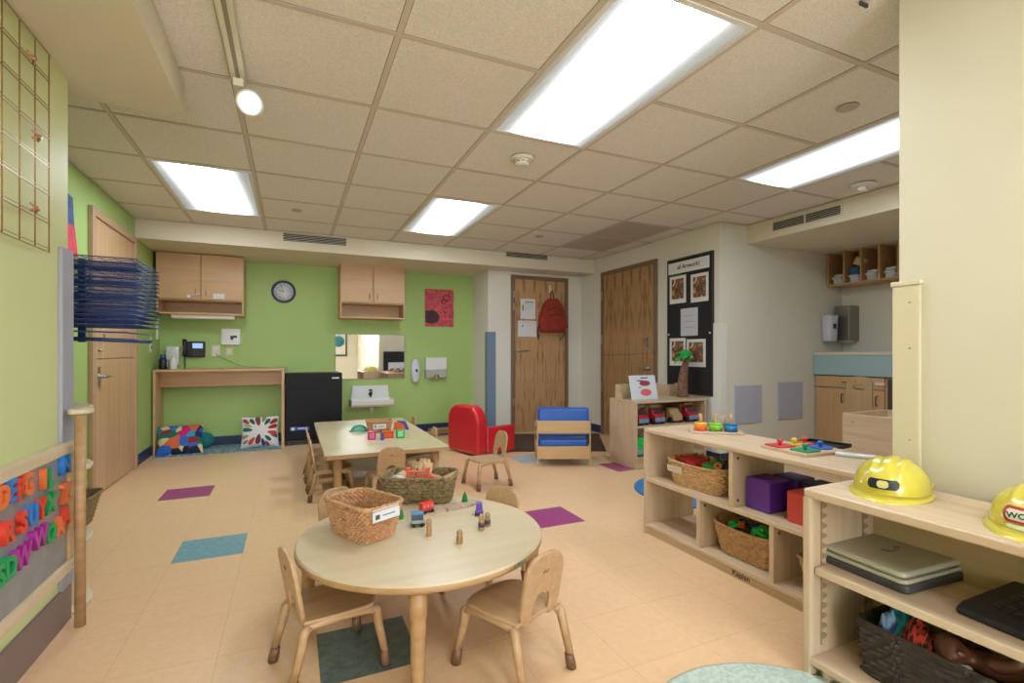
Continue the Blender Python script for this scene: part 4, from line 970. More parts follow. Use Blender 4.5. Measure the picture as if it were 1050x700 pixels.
# back: its top edge rounds over across the width
def backm(u, v):
    pass
W2 = .26
sec = []
n = 14
q = MB(); vs = []; fs = []
outl = [(-W2, 0.015)] + [(-W2, .33)] + [(-W2+.16-.16*math.cos(k*PI/14), .33+.17*math.sin(k*PI/14)) for k in range(1, 8)] + [(W2-.16+.16*math.sin(k*PI/14), .33+.17*math.cos(k*PI/14)) for k in range(0, 7)] + [(W2, .33), (W2, .015)]
MB().prism(outl, 0, -.235, -.10).build('back_cushion', RED, rs, bev=.035, seg=5)
for s in (-1, 1):
    MB().prism(rrect(.37, .27, .02, 3, .08, .15), 1, s*.255-.05 if s > 0 else -.26, .26 if s > 0 else -.205+.0).build('arm', RED, rs, bev=.03, seg=4)
MB().box(-.1, .25, -.2, .2, .02, .20).build('seat_cushion', RED, rs, bev=.03, seg=4)

# ------------------------------------------------------------------ blue cushioned wooden chair (seen from behind)
bc_ = thing('lounge_chair', 'wooden toddler lounge chair with blue vinyl cushions, seen from behind', 'chair', (2.245, 3.85, 0), math.atan2(-.193, .431))
MP = wood('lounge_maple', 'c9a57a', 'bd986c', 0)
w = .245
MB().box(-w, w, 0, .018, .30, .415).build('back_panel', MP, bc_, bev=.004)
MB().box(-w, w, 0, .018, .07, .185).build('lower_panel', MP, bc_, bev=.004)
for s in (-1, 1):
    q = MB().box(s*w-.012 if s > 0 else -w-.0, s*w if s > 0 else -w+.012, 0, .03, 0, .415)
    q.build('leg', MP, bc_, bev=.003)
    MB().box(s*w-.012 if s > 0 else -w, s*w if s > 0 else -w+.012, .40, .43, 0, .36).build('leg', MP, bc_, bev=.003)
    x0, x1 = (w-.012, w) if s > 0 else (-w, -w+.012)
    MB().prism([(.03, .415), (.03, .36), (.40, .30), (.40, .36), (.30, .385), (.12, .415)], 0, x0, x1).build('arm', MP, bc_, bev=.003)
    MB().box(x0, x1, .03, .40, .12, .18).build('side_rail', MP, bc_, bev=.003)
MB().box(-w+.02, w-.02, .03, .42, .17, .245).build('seat_cushion', BLUE, bc_, bev=.02, seg=4)
MB().box(-w+.012, w-.012, .025, .10, .27, .53).build('back_cushion', BLUE, bc_, bev=.02, seg=4)
MB().box(-w+.02, w-.02, .40, .418, .07, .17).build('front_panel', MP, bc_, bev=.003)

# ------------------------------------------------------------------ corner shelf with trucks
cs = thing('low_shelf', 'pale wooden two-level shelf with back riser beside the dutch door', 'shelf', (3.19, 3.49, 0), math.radians(-6))
cs.rotation_euler = (0, 0, 0)
X0, X1, D = -.425, .405, .39
MB().box(X0, X0+.02, 0, D, 0, .58).build('side_panel', PALE[2], cs, bev=.003)
MB().box(X1-.02, X1, 0, D, 0, .58).build('side_panel', PALE[2], cs, bev=.003)
MB().box(X0-.0, X1, -.005, D, .58, .602).build('shelf_top', PALE[0], cs, bev=.003)
MB().box(X0+.02, X1-.02, 0, D, .36, .38).build('shelf_board', PALE[0], cs, bev=.002)
MB().box(X0+.02, X1-.02, 0, D, .08, .10).build('shelf_board', PALE[0], cs, bev=.002)
MB().box(X0+.02, X1-.02, .01, .025, .0, .08).build('kick_board', PALE[0], cs, bev=.002)
MB().box(X0+.02, X1-.02, D-.01, D, .1, .58).build('back_panel', PALE[0], cs)
MB().prism([(X0+.05, .60), (X1-.05, .60), (X1-.05, .715), (X0+.05, .715)], 1, D-.05, D-.035).build('riser_back', PALE[0], cs, bev=.002)
for x in (X0+.04, X1-.06): MB().prism([(D-.14, .602), (D-.03, .602), (D-.03, .725), (D-.07, .725), (D-.1, .70)], 0, x, x+.02).build('riser_side', PALE[1], cs, bev=.003)
MB().box(X0+.06, X1-.25, D-.045, D-.01, .715, .73).build('riser_top', PALE[0], cs, bev=.002)
def truck(x, kind, label):
    t = thing('toy_truck', label, 'toy truck', (x, 3.60, .38), 0, 'toy trucks on the low shelf')
    if kind == 'wood':
        c_ = mat('toy_wood', 'b59a72', .5); w2 = c_
    else: c_ = mat('truck_red', 'c4283a', .3); w2 = mat('truck_blue', '6f93b8', .35)
    MB().box(-.06, .06, -.07, .12, .018, .035).build('chassis', DGREY if kind != 'wood' else c_, t, bev=.002)
    MB().prism([(-.085, .02), (.02, .02), (.02, .135), (-.03, .135), (-.05, .09), (-.085, .08)], 0, -.055, .055).build('cab', c_, t, bev=.008)
    if kind != 'wood':
        MB().box(-.056, .056, -.092, -.08, .022, .062).build('front_bumper', w2, t, bev=.006)
        MB().prism([(-.053, .088), (-.036, .128), (-.033, .126), (-.05, .086)], 0, -.045, .045).build('windshield', mat('truck_window', '3a3f4c', .15), t)
        MB().prism([(.03, .06), (.13, .06), (.15, .15), (-.02, .175), (-.02, .155), (.03, .15)], 0, -.058, .058).build('dump_bed', mat('truck_bed', 'b8a884', .5) if kind == 'red' else mat('truck_bed_wood', 'b08a5a', .5), t, bev=.004)
    else:
        MB().box(-.05, .05, -.075, -.06, .05, .075).build('grille', mat('toy_wood_dark', '8f7650', .5), t, bev=.003)
        MB().box(-.055, .055, .04, .13, .05, .10).build('dump_bed', c_, t, bev=.004)
    for y in (-.05, .09):
        for s in (-1, 1): MB().lathe([(.001, -.012), (.026, -.012), (.028, -.006), (.028, .006), (.026, .012), (.001, .012)], 18, M=Matrix.Translation((s*.06, y, .027)) @ Matrix.Rotation(PI/2, 4, 'Y')).build('wheel', BLACK, t)
truck(2.875, 'red', 'red and blue toy dump truck at the left end of the truck row')
truck(3.06, 'red', 'red and blue toy dump truck, second from the left in the truck row')
truck(3.27, 'wood', 'plain wooden toy truck in the row of red ones')
truck(3.46, 'red2', 'red toy truck with wooden bed at the right end of the row')
gt = thing('green_toy', 'bright green plastic toy on the lower board of the corner shelf', 'toy', (2.86, 3.58, .10))
MB().box(-.06, .06, -.05, .08, .01, .10).build('toy_body', mat('toy_bright_green', '27c060', .35), gt, bev=.012)
MB().prism([(-.04, .10), (.05, .10), (.03, .17), (-.03, .17)], 0, -.04, .04).build('toy_top', MATS['toy_bright_green'], gt, bev=.006)
MB().box(-.065, .065, -.055, -.045, .02, .06).build('grey_panel', flat('8fa0a8'), gt, bev=.004)
bk2 = thing('picture_book', 'white picture sheet with two red drawings standing on the corner shelf', 'picture', (2.955, 3.60, .603), math.radians(-3))
tilt = (math.radians(-14), 0, 0)
MB().box(-.143, .143, -.006, 0, 0, .225).build('cover', mat('book_white', 'd4dbe6', .3), bk2, rot=tilt)
def blobp(cx, cz, rx, rz_, y0=-.0075, n=18): return [(cx+rx*math.cos(2*PI*k/n), cz+rz_*math.sin(2*PI*k/n)) for k in range(n)]
MB().prism(blobp(.02, .15, .06, .026), 1, -.0075, -.006).build('drawing', mat('drawing_maroon', 'a03a48', .6), bk2, rot=tilt)
MB().prism(blobp(.02, .065, .06, .033), 1, -.0075, -.006).build('drawing', mat('drawing_pink', 'd8606a', .6), bk2, rot=tilt)
MB().box(-.02, .06, -.0075, -.006, .195, .205).box(-.065, .0, -.0078, -.0062, .17, .18).box(-.06, -.02, -.0075, -.006, .11, .116).build('writing', flat('444a58', .7), bk2, rot=tilt)
MB().prism([(.02, 0), (.05, 0), (.052, .1), (.05, .12)], 0, -.04, .04).build('stand', PALE[0], bk2)
# palm tree toy
pt_ = thing('toy_palm', 'toy palm tree with brown trunk and green leaves on the corner shelf', 'toy palm tree', (3.46, 3.66, .602))
pts = [(0, 0, 0), (.0, 0, .08), (.005, 0, .17), (.02, 0, .26), (.045, 0, .34), (.07, 0, .385)]
q = MB(); rr = [.052, .05, .044, .036, .028, .022]
fine = []; rf = []
for k in range(5):
    for s_ in range(6):
        f_ = s_/6; p_ = Vector(pts[k]).lerp(Vector(pts[k+1]), f_); fine.append(p_); rf.append((rr[k]+(rr[k+1]-rr[k])*f_)*(1.07 if s_ % 2 else .95))
q.tube(fine, rf, 14).build('trunk', mat('palm_trunk', '6b4a3c', .9, '8c6a54', scale=30, bump=.5, bscale=60), pt_)
LG = mat('palm_leaf', '25b553', .6, '1c9a44', scale=12)
for k, (a, dn) in enumerate([(2.9, .06), (2.2, -.02), (3.8, .02), (1.4, -.04), (4.8, .03), (.3, .05), (5.6, .03)]):
    c_, s_ = math.cos(a), math.sin(a); L = .15 if c_ < 0 else .06
    vs = []; n = 8
    for j in range(n+1):
        f_ = j/n; wv = .048*math.sin(PI*min(1, .12+f_*.88))**.7; x, y = .065+c_*L*f_, s_*L*.7*f_; z = .39+.10*f_*(1-f_)*1.5 - dn*f_
        if c_ > 0: wv *= .5
        vs += [(x-s_*wv, y+c_*wv, z-.008), (x, y, z+.006), (x+s_*wv, y-c_*wv, z-.008), (x, y, z-.012)]
    fs = []
    for j in range(n):
        for i in range(4): fs.append((4*j+i, 4*j+(i+1) % 4, 4*j+4+(i+1) % 4, 4*j+4+i))
    fs += [(0, 1, 2, 3), (4*n+3, 4*n+2, 4*n+1, 4*n)]
    MB().add(vs, fs).build('leaf', LG, pt_)
MB().ell((.03, -.01, .425), .06, .045, .035).build('crown', LG, pt_)
MB().ell((.085, -.02, .39), .022, .02, .018).build('coconut', mat('coconut', 'c9c2b0', .7), pt_)

# ------------------------------------------------------------------ long open shelf (A)
sa = thing('open_shelf_unit', 'long low open shelf in pale maple with baskets and cubes', 'shelf', (1.845, 1.04, 0))
L = 1.22; D = .36
MB().prism(rrect(D+.004, L, .012, 3, D/2, L/2), 2, .577, .602).build('shelf_top', PALE[1], sa, bev=.006, seg=3)
MB().box(0, D, L-.022, L, 0, .577).build('side_panel', PALE[2], sa, bev=.003)
MB().box(0, D, 0, .022, 0, .577).build('side_panel', PALE[2], sa, bev=.003)
MB().box(.005, D-.005, .022, L-.022, .30, .32).build('middle_shelf', PALE[1], sa, bev=.003)
MB().box(.0, D, .022, L-.022, .042, .062).build('bottom_shelf', PALE[1], sa, bev=.003)
MB().box(.012, .03, .022, L-.022, .0, .042).box(D-.03, D-.012, .022, L-.022, 0, .042).build('toe_kick', PALE[1], sa)
MB().box(.005, D-.005, .601, .623, .32, .577).build('divider', PALE[2], sa, bev=.002)
for y in (.39, .80): MB().box(.005, D-.005, y, y+.022, .062, .30).build('divider', PALE[2], sa, bev=.002)
dw_ = MB()
for (y, z) in ((.60, .545), (.60, .35), (.389, .27), (.799, .27)): dw_.lathe([(.007, -.002), (.007, 0), (.001, 0)], 10, M=Matrix.Translation((.04, y, z)) @ Matrix.Rotation(PI/2, 4, 'X'))
dw_.build('bolt_holes', DGREY, sa)
text_mesh('maker_mark', 'Kaplan', .035, .0008, mat('mark_brown', '4a3322', .6), sa, (.0115, .56, .022), (PI/2, 0, -PI/2), .0006)
# contents of shelf A
ba = make_basket('tan wicker basket with tag holding coloured blocks, upper left cell', (2.01, 1.945, .321), math.radians(95), .30, .20, .37, .25, .125, 'pale', 9, 34, .006, bow=.012)
MB().box(-.0, .10, -.002, 0, 0, .035).build('name_tag', mat('tag_cream', 'cfc4ac', .6), ba, loc=(.155, .126, .072), rot=(.2, 0, PI))
random.seed(11)
def prim(kind, name, label, cat, loc, rot, m, s): 
    q = MB()
    if kind == 'rod': q.tube([(-s[0], 0, 0), (s[0], 0, 0)], s[1], 12)
    elif kind == 'box': q.box(-s[0], s[0], -s[1], s[1], -s[2], s[2])
    elif kind == 'ring':
        q.tube([(s[0]*math.cos(2*PI*k/16), s[0]*math.sin(2*PI*k/16), 0) for k in range(17)], s[1], 8, cap=False)
    elif kind == 'ball': q.ell((0, 0, 0), *s)
    return tag(q.build(name, m, loc=loc, rot=rot, bev=.002 if kind == 'box' else 0), label, cat)
for k in range(5):
    tag(MB().tube([(-.09, 0, 0), (.09, 0, 0)], .013, 10).build('red_block', mat('block_red', 'd02a2c', .4), loc=(1.94+.03*k*.9, 2.02-.008*k, .447), rot=(0, -.05, PI/2-.15)), ['red ridged block stick nearest the front rim of the tan basket', 'red block stick second from the front rim of the tan basket', 'middle red block stick in the tan basket', 'red block stick second from the back of the tan basket', 'red block stick at the back of the tan basket'][k], 'toy block', 'red block sticks in the tan basket')
prim('box', 'green_block', 'light green block stick in the tan basket', 'toy block', (2.05, 1.95, .462), (0, .1, .9), mat('block_lime', 'a8c248', .5), (.06, .011, .011))
prim('box', 'green_block', 'dark green block at the right front of the tan basket', 'toy block', (1.95, 1.86, .452), (.2, .1, .4), mat('block_green', '27903c', .5), (.045, .03, .014))
prim('ring', 'wooden_ring', 'wooden ring with red centre in the tan basket', 'toy ring', (1.94, 1.81, .468), (.9, 0, -.9), mat('ring_wood', 'b98a58', .5), (.014, .007))
prim('ball', 'red_bead', 'red bead inside the wooden ring', 'bead', (1.942, 1.812, .466), (0, 0, 0), mat('block_red', 'd02a2c', .4), (.009, .009, .009))
prim('box', 'navy_block', 'dark navy block at the right end of the tan basket', 'toy block', (2.0, 1.79, .455), (.1, .2, .3), mat('block_navy', '1f2450', .5), (.04, .022, .016))
prim('box', 'green_block', 'mid green block behind the wooden ring', 'toy block', (2.02, 1.86, .462), (.1, -.3, 1.2), mat('block_mid', '2f8040', .5), (.035, .012, .012))
prim('box', 'brown_block', 'brown block at the back of the tan basket', 'toy block', (2.09, 1.92, .455), (0, .1, 1.1), mat('block_brown', '7c4a2a', .6), (.05, .014, .012))
def cube(loc, s, c, label, name='soft_cube'):
    t = thing(name, label, 'soft cube', loc)
    MB().box(-s[0]/2, s[0]/2, -s[1]/2, s[1]/2, 0, s[2]).build('cube_body', mat('cube_'+c, c, .3, coat=.15), t, bev=.008, seg=3)
    MB().box(-s[0]/2+.006, s[0]/2-.006, -s[1]/2+.006, s[1]/2-.006, s[2]-.001, s[2]+.0015).build('top_seam', mat('seam_'+c, c, .5), t, bev=.001)
cube((1.985, 1.565, .32), (.135, .125, .142), '5a2a90', 'deep purple vinyl cube at the front of the upper right cell')
cube((2.13, 1.545, .32), (.13, .13, .14), '4a2c80', 'dark purple vinyl cube behind the front purple one')
cube((2.12, 1.39, .32), (.13, .13, .14), '12264f', 'navy vinyl cube beyond the red one')
cube((1.975, 1.35, .32), (.12, .14, .13), 'c8433a', 'coral red vinyl cube beside the tall shelf end')
cube((1.985, 1.20, .32), (.12, .13, .13), '12407c', 'blue vinyl cube hidden behind the tall shelf end')
bb = make_basket('tan wicker basket of green and orange toys, lower middle cell', (2.015, 1.645, .063), math.radians(92), .27, .19, .345, .25, .14, 'tan', 10, 32, .006, bow=.012)
gl = [(1.96, 1.72, .192, 'green', (.03, .016)), (1.98, 1.60, .198, 'green', (.035, .018)), (2.02, 1.66, .19, 'blue', (.02, .012)), (1.95, 1.68, .208, 'orange', (.012, .01)), (1.95, 1.56, .198, 'green', (.028, .015)), (2.05, 1.58, .20, 'green', (.03, .016)), (2.04, 1.74, .185, 'blue', (.022, .012))]
gc = {'green': mat('foam_green', '2fc24a', .5), 'blue': mat('foam_blue', '1f4a9c', .5), 'orange': mat('foam_orange', 'd8652c', .5)}
gn = ['green curly toy at the left in the lower basket', 'green curly toy in the middle of the lower basket', 'blue curly toy in middle of the lower basket', 'small orange toy in the lower basket', 'green curly toy at the right front of the lower basket', 'green curly toy at the right back of the lower basket', 'blue curly toy at the left back of the lower basket']
for k, (x, y, z, c_, s_) in enumerate(gl):
    pts = [(s_[0]*math.cos(j*.7)*(1-.03*j), s_[0]*math.sin(j*.7)*(1-.03*j), .0016*j) for j in range(16)]
    tag(MB().tube(pts, s_[1]*.62, 8).build('curly_toy', gc[c_], loc=(x, y, z), rot=(.3*((k*3) % 3-1), .2*((k*5) % 3-1), k)), gn[k], 'toy')
bl = make_basket('pale wicker basket mostly hidden behind the tall shelf end', (2.01, 1.235, .063), math.radians(90), .22, .18, .28, .23, .13, 'pale', 10, 34, .003)

# toys on top of shelf A
ss = thing('peg_stacker', 'wooden stacking board with rainbow rings on three pegs', 'stacking toy', (2.08, 1.955, .602), math.radians(-38))
MB().box(-.135, .135, -.055, .055, 0, .012).build('board', PALE[0], ss, bev=.003)
RC = [['e0452c', 'e8682c', 'e89a2c', 'd8b43c'], ['5c8c2c', '6fbf2c', '8fd83c', '74c22c'], ['1f4f8c', '1f7fc0', '2c9fc8', '1f5fa0']]
for i, x in enumerate((-.076, 0, .076)):
    MB().lathe([(.009, 0), (.009, .085), (.006, .09), (.001, .09)], 12).build('peg', MP, ss, loc=(x, 0, .012))
    nn = 4
    for k in range(nn):
        r0 = .034 - .0*k; q = MB(); q.lathe([(.011, 0), (r0-.002, 0), (r0, .003), (r0, .007), (r0-.002, .010), (.011, .010)], 20)
        q.build('ring', flat(RC[i][k], .35), ss, loc=(x, 0, .0125+.0105*k))
for k, (x, y) in enumerate(((2.13, 2.03), (2.19, 2.0), (2.10, 2.075))):
    pg = thing('stacking_peg', ['loose red topped peg left of the stacking board', 'loose peg behind the stacking board', 'loose dark red piece at the far side of the stacking board'][k], 'toy peg', (x, y, .602))
    if k == 1: MB().lathe([(.008, 0), (.008, .08), (.001, .085)], 12).build('peg', MP, pg); MB().lathe([(.01, .0), (.02, .0), (.02, .02), (.01, .02)], 14).build('ring', mat('ring_salmon', 'd88070', .5), pg)
    else: MB().lathe([(.008, 0), (.02, 0), (.02, .01), (.001, .012)], 14).build('ring', mat('ring_dark', '8c2f3a' if k else 'c03038', .5), pg)
pz = thing('shape_puzzle', 'wooden puzzle board with coloured knobbed shapes on the shelf', 'puzzle', (2.06, 1.445, .602), math.radians(-6))
pz.scale = (1.08, 1.08, 1)
MB().box(-.115, .115, -.105, .105, 0, .014).build('board', PALE[0], pz, bev=.002)
def pzs(poly, c, x, y, rz=0):
    q = MB().prism(poly, 2, .014, .021).build('puzzle_piece', mat('pz_'+c, c, .35), pz, bev=.0015, loc=(x, y, 0), rot=(0, 0, rz))
    MB().lathe([(.006, .021), (.005, .028), (.011, .034), (.012, .040), (.008, .045), (.001, .046)], 14).build('knob', MATS['pz_'+c], q)
pzs(rrect(.085, .08, .004), 'c8303c', -.068, .052)
pzs([(.042*math.cos(2*PI*k/20), .042*math.sin(2*PI*k/20)) for k in range(20)], '1f5fc0', .055, -.03)
pzs(rrect(.08, .075, .003), '128a5c', -.055, -.056, .1)
pzs([(-.03, -.03), (.035, -.02), (.0, .035)], 'd8c83c', .012, .055)
pzs(rrect(.05, .06, .01), 'd8502c', .075, .06)
tr_ = thing('black_tray', 'thin black tray lying behind the puzzle board', 'tray', (2.30, 1.50, .602), math.radians(10))
tr_.location = (2.13, 1.5, .602)
tr_.location = (2.245, 1.48, .602); 
MB().box(-.075, .075, -.09, .09, 0, .006).box(-.075, .075, -.09, -.084, .006, .016).box(-.075, .075, .084, .09, .006, .016).box(-.075, -.069, -.084, .084, .006, .016).box(.069, .075, -.084, .084, .006, .016).build('tray_body', BLACK, tr_, bev=.002)
wr = thing('white_scoop', 'white plastic scoop lying on the shelf top by the helmet', 'scoop', (2.13, 1.245, .602), math.radians(-62))
MB().prism([(-.09, -.014), (-.05, -.02), (.03, -.022), (.09, -.01), (.095, .008), (.03, .022), (-.05, .02), (-.09, .014)], 2, 0, .016).build('scoop_body', WHITE, wr, bev=.006)
MB().box(-.06, .03, -.014, .014, .015, .018).build('inset', mat('inset_grey', 'b5b8b8', .3), wr, bev=.002)
br2 = thing('brown_bar', 'thin brown bar lying along the back edge of the shelf top', 'bar', (2.19, 1.17, .602), math.radians(-80))
MB().box(-.09, .09, -.006, .006, 0, .01).build('bar', mat('bar_brown', '7a5a3c', .6), br2, bev=.002)

# ------------------------------------------------------------------ tall-sided shelf (B)
sb = thing('adjustable_shelf', 'pale maple shelf with notched sides holding the helmets, nearest at right', 'shelf', (1.493, -.16, 0))
L = 1.21; D = .348
MB().prism(rrect(D+.004, L, .012, 3, D/2, L/2), 2, .575, .602).build('shelf_top', PALE[1], sb, bev=.006, seg=3)
for y in (0, L-.024):
    sp__ = MB().box(0, D, y, y+.024, 0, .575).build('side_panel', PALE[2], sb, bev=.003)
nt_ = MB()
for x in (.055, .27):
    for yy in (L-.024,):
        nt_.box(x-.004, x-.001, yy-.004, yy, .10, .56)
        for k in range(14):
            z = .12+k*.032; nt_.prism([(x, z), (x+.02, z+.004), (x+.02, z+.012), (x, z+.02)], 1, yy-.006, yy)
nt_.build('notched_strip', mat('notch_wood', '9c8464', .5), sb)
MB().box(.015, D-.022, .03, L-.03, .332, .356).build('middle_shelf', PALE[1], sb, bev=.003)
MB().box(.0, D-.022, .024, L-.024, .05, .073).build('bottom_shelf', PALE[1], sb, bev=.003)
MB().box(.045, .063, .024, L-.024, .0, .05).box(.02, .045, L-.07, L-.05, 0, .05).build('toe_kick', PALE[1], sb, bev=.002)
MB().box(D-.02, D-.01, .024, L-.024, .05, .575).build('back_panel', wood('back_ply', 'b59c74', 'a88e66', 1), sb)
#MB().lathe([(.012, 0), (.012, .003), (.001, .003)], 4, M=Matrix.Translation((.0, L-.002, .11)) @ Matrix.Rotation(-PI/2, 4, 'Y')).build('corner_pad', DGREY, sb)

# helmets
def helmet(loc, rz, label, plate, txt=None):
    t = thing('toy_helmet', label, 'helmet', loc, rz)
    nu, nv = 96, 28; vs = []; fs = []
    for j in range(nv+1):
        v = j/nv*PI/2
        for i in range(nu):
            u = 2*PI*i/nu; c_, s_ = math.cos(u), math.sin(u)   # +x is the front
            rx, ry, rz_ = .122, .096, .094
            x = rx*c_*math.cos(v)**.82; y = ry*s_*math.cos(v)**.82; z = .012+rz_*math.sin(v)**.92
            # three ridges running front to back
            k = 0
            for yc, w_ in ((0, .014), (-.036, .008), (.036, .008)):
                k = max(k, math.exp(-((y-yc)/w_)**4) * min(1, max(0, (z-.05)/.02)) * max(0, 1-(x/.1)**6) * (1 if yc == 0 else .8))
            f_ = 1 + .04*k
            vs.append((x*f_, y*f_, z*f_))
    for j in range(nv):
        for i in range(nu): fs.append((j*nu+i, j*nu+(i+1) % nu, (j+1)*nu+(i+1) % nu, (j+1)*nu+i))
    fs.append(tuple(nv*nu+i for i in range(nu)))
    MB().add(vs, fs, smooth=True).build('shell', YEL, t)
    # brim, wide at the front
    br = []; bf = []
    for i in range(nu):
        u = 2*PI*i/nu; c_, s_ = math.cos(u), math.sin(u)
        e = .008+.040*max(0, c_)**1.5
        xi, yi = .119*c_, .093*s_; xo, yo = (.122+e)*c_, (.096+.008+.01*max(0, c_))*s_
        dz = -.006*max(0, c_)
        br += [(xi, yi, .016), (xo, yo, .006+dz), (xo, yo, .002+dz), (xi, yi, .010)]
    for i in range(nu):
        a = 4*i; b_ = 4*((i+1) % nu)
        for k in range(4): bf.append((a+k, b_+k, b_+(k+1) % 4, a+(k+1) % 4))
    MB().add(br, bf, smooth=True).build('brim', YEL, t)
    # plate on the front, wrapped round the shell
    def wrapp(hw, hh, off, zc, m, name, r=.006, n=14):
        vs = []; fs = []; rows = 4
        for j in range(rows+1):
            zz = zc-hh+2*hh*j/rows
            for i in range(n+1):
                yy = -hw+2*hw*i/n
                inset = 0
                if j in (0, rows): yy = max(-hw+r, min(hw-r, yy))
                v = math.asin(min(.999, ((zz-.012)/.094)**(1/.92))); sc = math.cos(v)**.82
                xx = .122*sc*math.sqrt(max(0, 1-(yy/(.096*sc))**2))+off
                vs.append((xx, yy, zz))
        for j in range(rows):
            for i in range(n): a = j*(n+1)+i; fs.append((a, a+1, a+n+2, a+n+1))
        o = len(vs); vs += [(x-.004, y, z) for x, y, z in vs]
        fs += [tuple(i+o for i in f_)[::-1] for f_ in fs]
        MB().add(vs, fs, smooth=True).build(name, m, t)
    if plate == 'black':
        wrapp(.044, .018, .0035, .045, YEL, 'plate_mount'); wrapp(.038, .014, .0055, .045, BLACK, 'front_plate'); wrapp(.014, .010, .0068, .045, mat('plate_centre', 'c9c27a', .3), 'plate_centre')
    else:
        wrapp(.048, .018, .0035, .047, mat('plate_red', 'b32a24', .35), 'front_plate'); wrapp(.042, .012, .005, .047, mat('plate_pale', 'd8d2c0', .4), 'plate_inset')
        wrapp(.04, .005, .004, .02, mat('plate_white', 'e4e2c8', .4), 'white_strip')
        text_mesh('plate_text', txt, .019, .001, mat('plate_green', '2c4a30', .5), t, (.1255, 0, .047), (PI/2, 0, PI/2), .0006)
    MB().ell((-.05, .064, .072), .004, .004, .004).ell((-.05, -.064, .072), .004, .004, .004).build('vent_hole', DGREY, t)
    MB().box(-.08, -.04, .086, .094, .02, .032).box(-.08, -.04, -.094, -.086, .02, .032).build('strap_clip', YEL, t, bev=.003)
helmet((1.70, .905, .602), math.radians(198), 'yellow toy hard hat with a black front plate on the shelf', 'black')
helmet((1.685, .56, .602), math.radians(186), 'yellow toy hard hat with a red bordered plate, cut by the right photo edge', 'red', 'WOODS')

# case on middle shelf
cc = thing('toy_case', 'beige and charcoal flat toy laptop case on the middle shelf', 'toy case', (1.735, .925, .357), math.radians(0))
cc.location = (1.725, .915, .357); cc.scale = (1.1, 1.12, 1.15); cc.rotation_euler = (0, 0, math.radians(-3))
MB().prism(rrect(.29, .235, .02, 4), 2, 0, .022).build('case_base', DGREY, cc, bev=.006, seg=3)
BEI = mat('case_beige', 'a8a48f', .35)
MB().prism(rrect(.265, .225, .02, 4, -.012, 0), 2, .022, .032).build('case_rim', BEI, cc, bev=.003)
MB().prism(rrect(.262, .22, .02, 4, -.012, 0), 2, .034, .050).build('case_lid', BEI, cc, bev=.012, seg=3)
MB().tube([(.135, -.10, .03), (.15, -.09, .034), (.155, 0, .036), (.15, .09, .034), (.135, .10, .03)], .009, 8).build('case_handle', DGREY, cc)
MB().tube([(.0+.035*math.cos(k*.6), .014*math.sin(k*1.4), .0505) for k in range(11)], .0022, 5).build('case_emblem', mat('emblem_grey', '6f6b5a', .4), cc)
MB().box(-.05, .03, -.125, -.112, .012, .03).build('latch', BLACK, cc, bev=.003) if False else None
kb_ = thing('toy_keyboard', 'black slotted toy keyboard at the right edge of the middle shelf', 'toy keyboard', (1.715, .56, .357), math.radians(-5))
MB().prism([(-.15, 0), (.14, 0), (.14, .05), (-.12, .03), (-.15, .018)], 1, -.115, .12).build('keyboard_body', mat('matte_black', '1a191b', .5), kb_, bev=.008, seg=3)
q = MB()
for i in range(9):
    for j in range(7):
        x = -.09+i*.02; y = -.075+j*.022
        zt = .03+(.02)*(x+.12)/.26
        q.box(x, x+.014, y, y+.015, zt, zt+.003)
q.build('keys', mat('key_black', '2a292b', .45), kb_)
MB().box(.0, .03, -.10, -.085, .042, .0445).build('label_plate', mat('label_grey', '8f9290', .4), kb_)

# dark basket with dolls and cloth
db = make_basket('dark brown woven basket of dolls on the bottom shelf', (1.70, .73, .074), PI/2, .36, .27, .39, .29, .155, 'brown', 7, 34, .0035, amp if False else 'wicker_basket', rimr=.004) if False else make_basket('dark brown woven basket of dolls on the bottom shelf', (1.70, .735, .074), PI/2, .37, .27, .39, .285, .158, 'brown', 9, 30, .006, rimr=.005, p=.16)
SKIN = mat('doll_skin', '5e3626', .38, '553021', scale=6)
def skin_body(name, nodes, edges, radii, m, loc, rot, parent=None):
    me = bpy.data.meshes.new(name); me.from_pydata(nodes, edges, []); o = bpy.data.objects.new(name, me); COL.objects.link(o)
    o.modifiers.new('skin', 'SKIN'); 
    bm = bmesh.new(); bm.from_mesh(me); ly = bm.verts.layers.skin.verify(); bm.verts.ensure_lookup_table()
    for i, v in enumerate(bm.verts): v[ly].radius = (radii[i], radii[i]); v[ly].use_root = (i == 0)
    bm.to_mesh(me); bm.free()
    s_ = o.modifiers.new('sub', 'SUBSURF'); s_.levels = 2; s_.render_levels = 2
    dg = bpy.context.evaluated_depsgraph_get(); m2 = bpy.data.meshes.new_from_object(o.evaluated_get(dg)); bpy.data.objects.remove(o)
    o = bpy.data.objects.new(name, m2); COL.objects.link(o); m2.materials.clear(); m2.materials.append(m)
    for p_ in m2.polygons: p_.use_smooth = True
    o.location = loc; o.rotation_euler = rot
    if parent: o.parent = parent
    return o
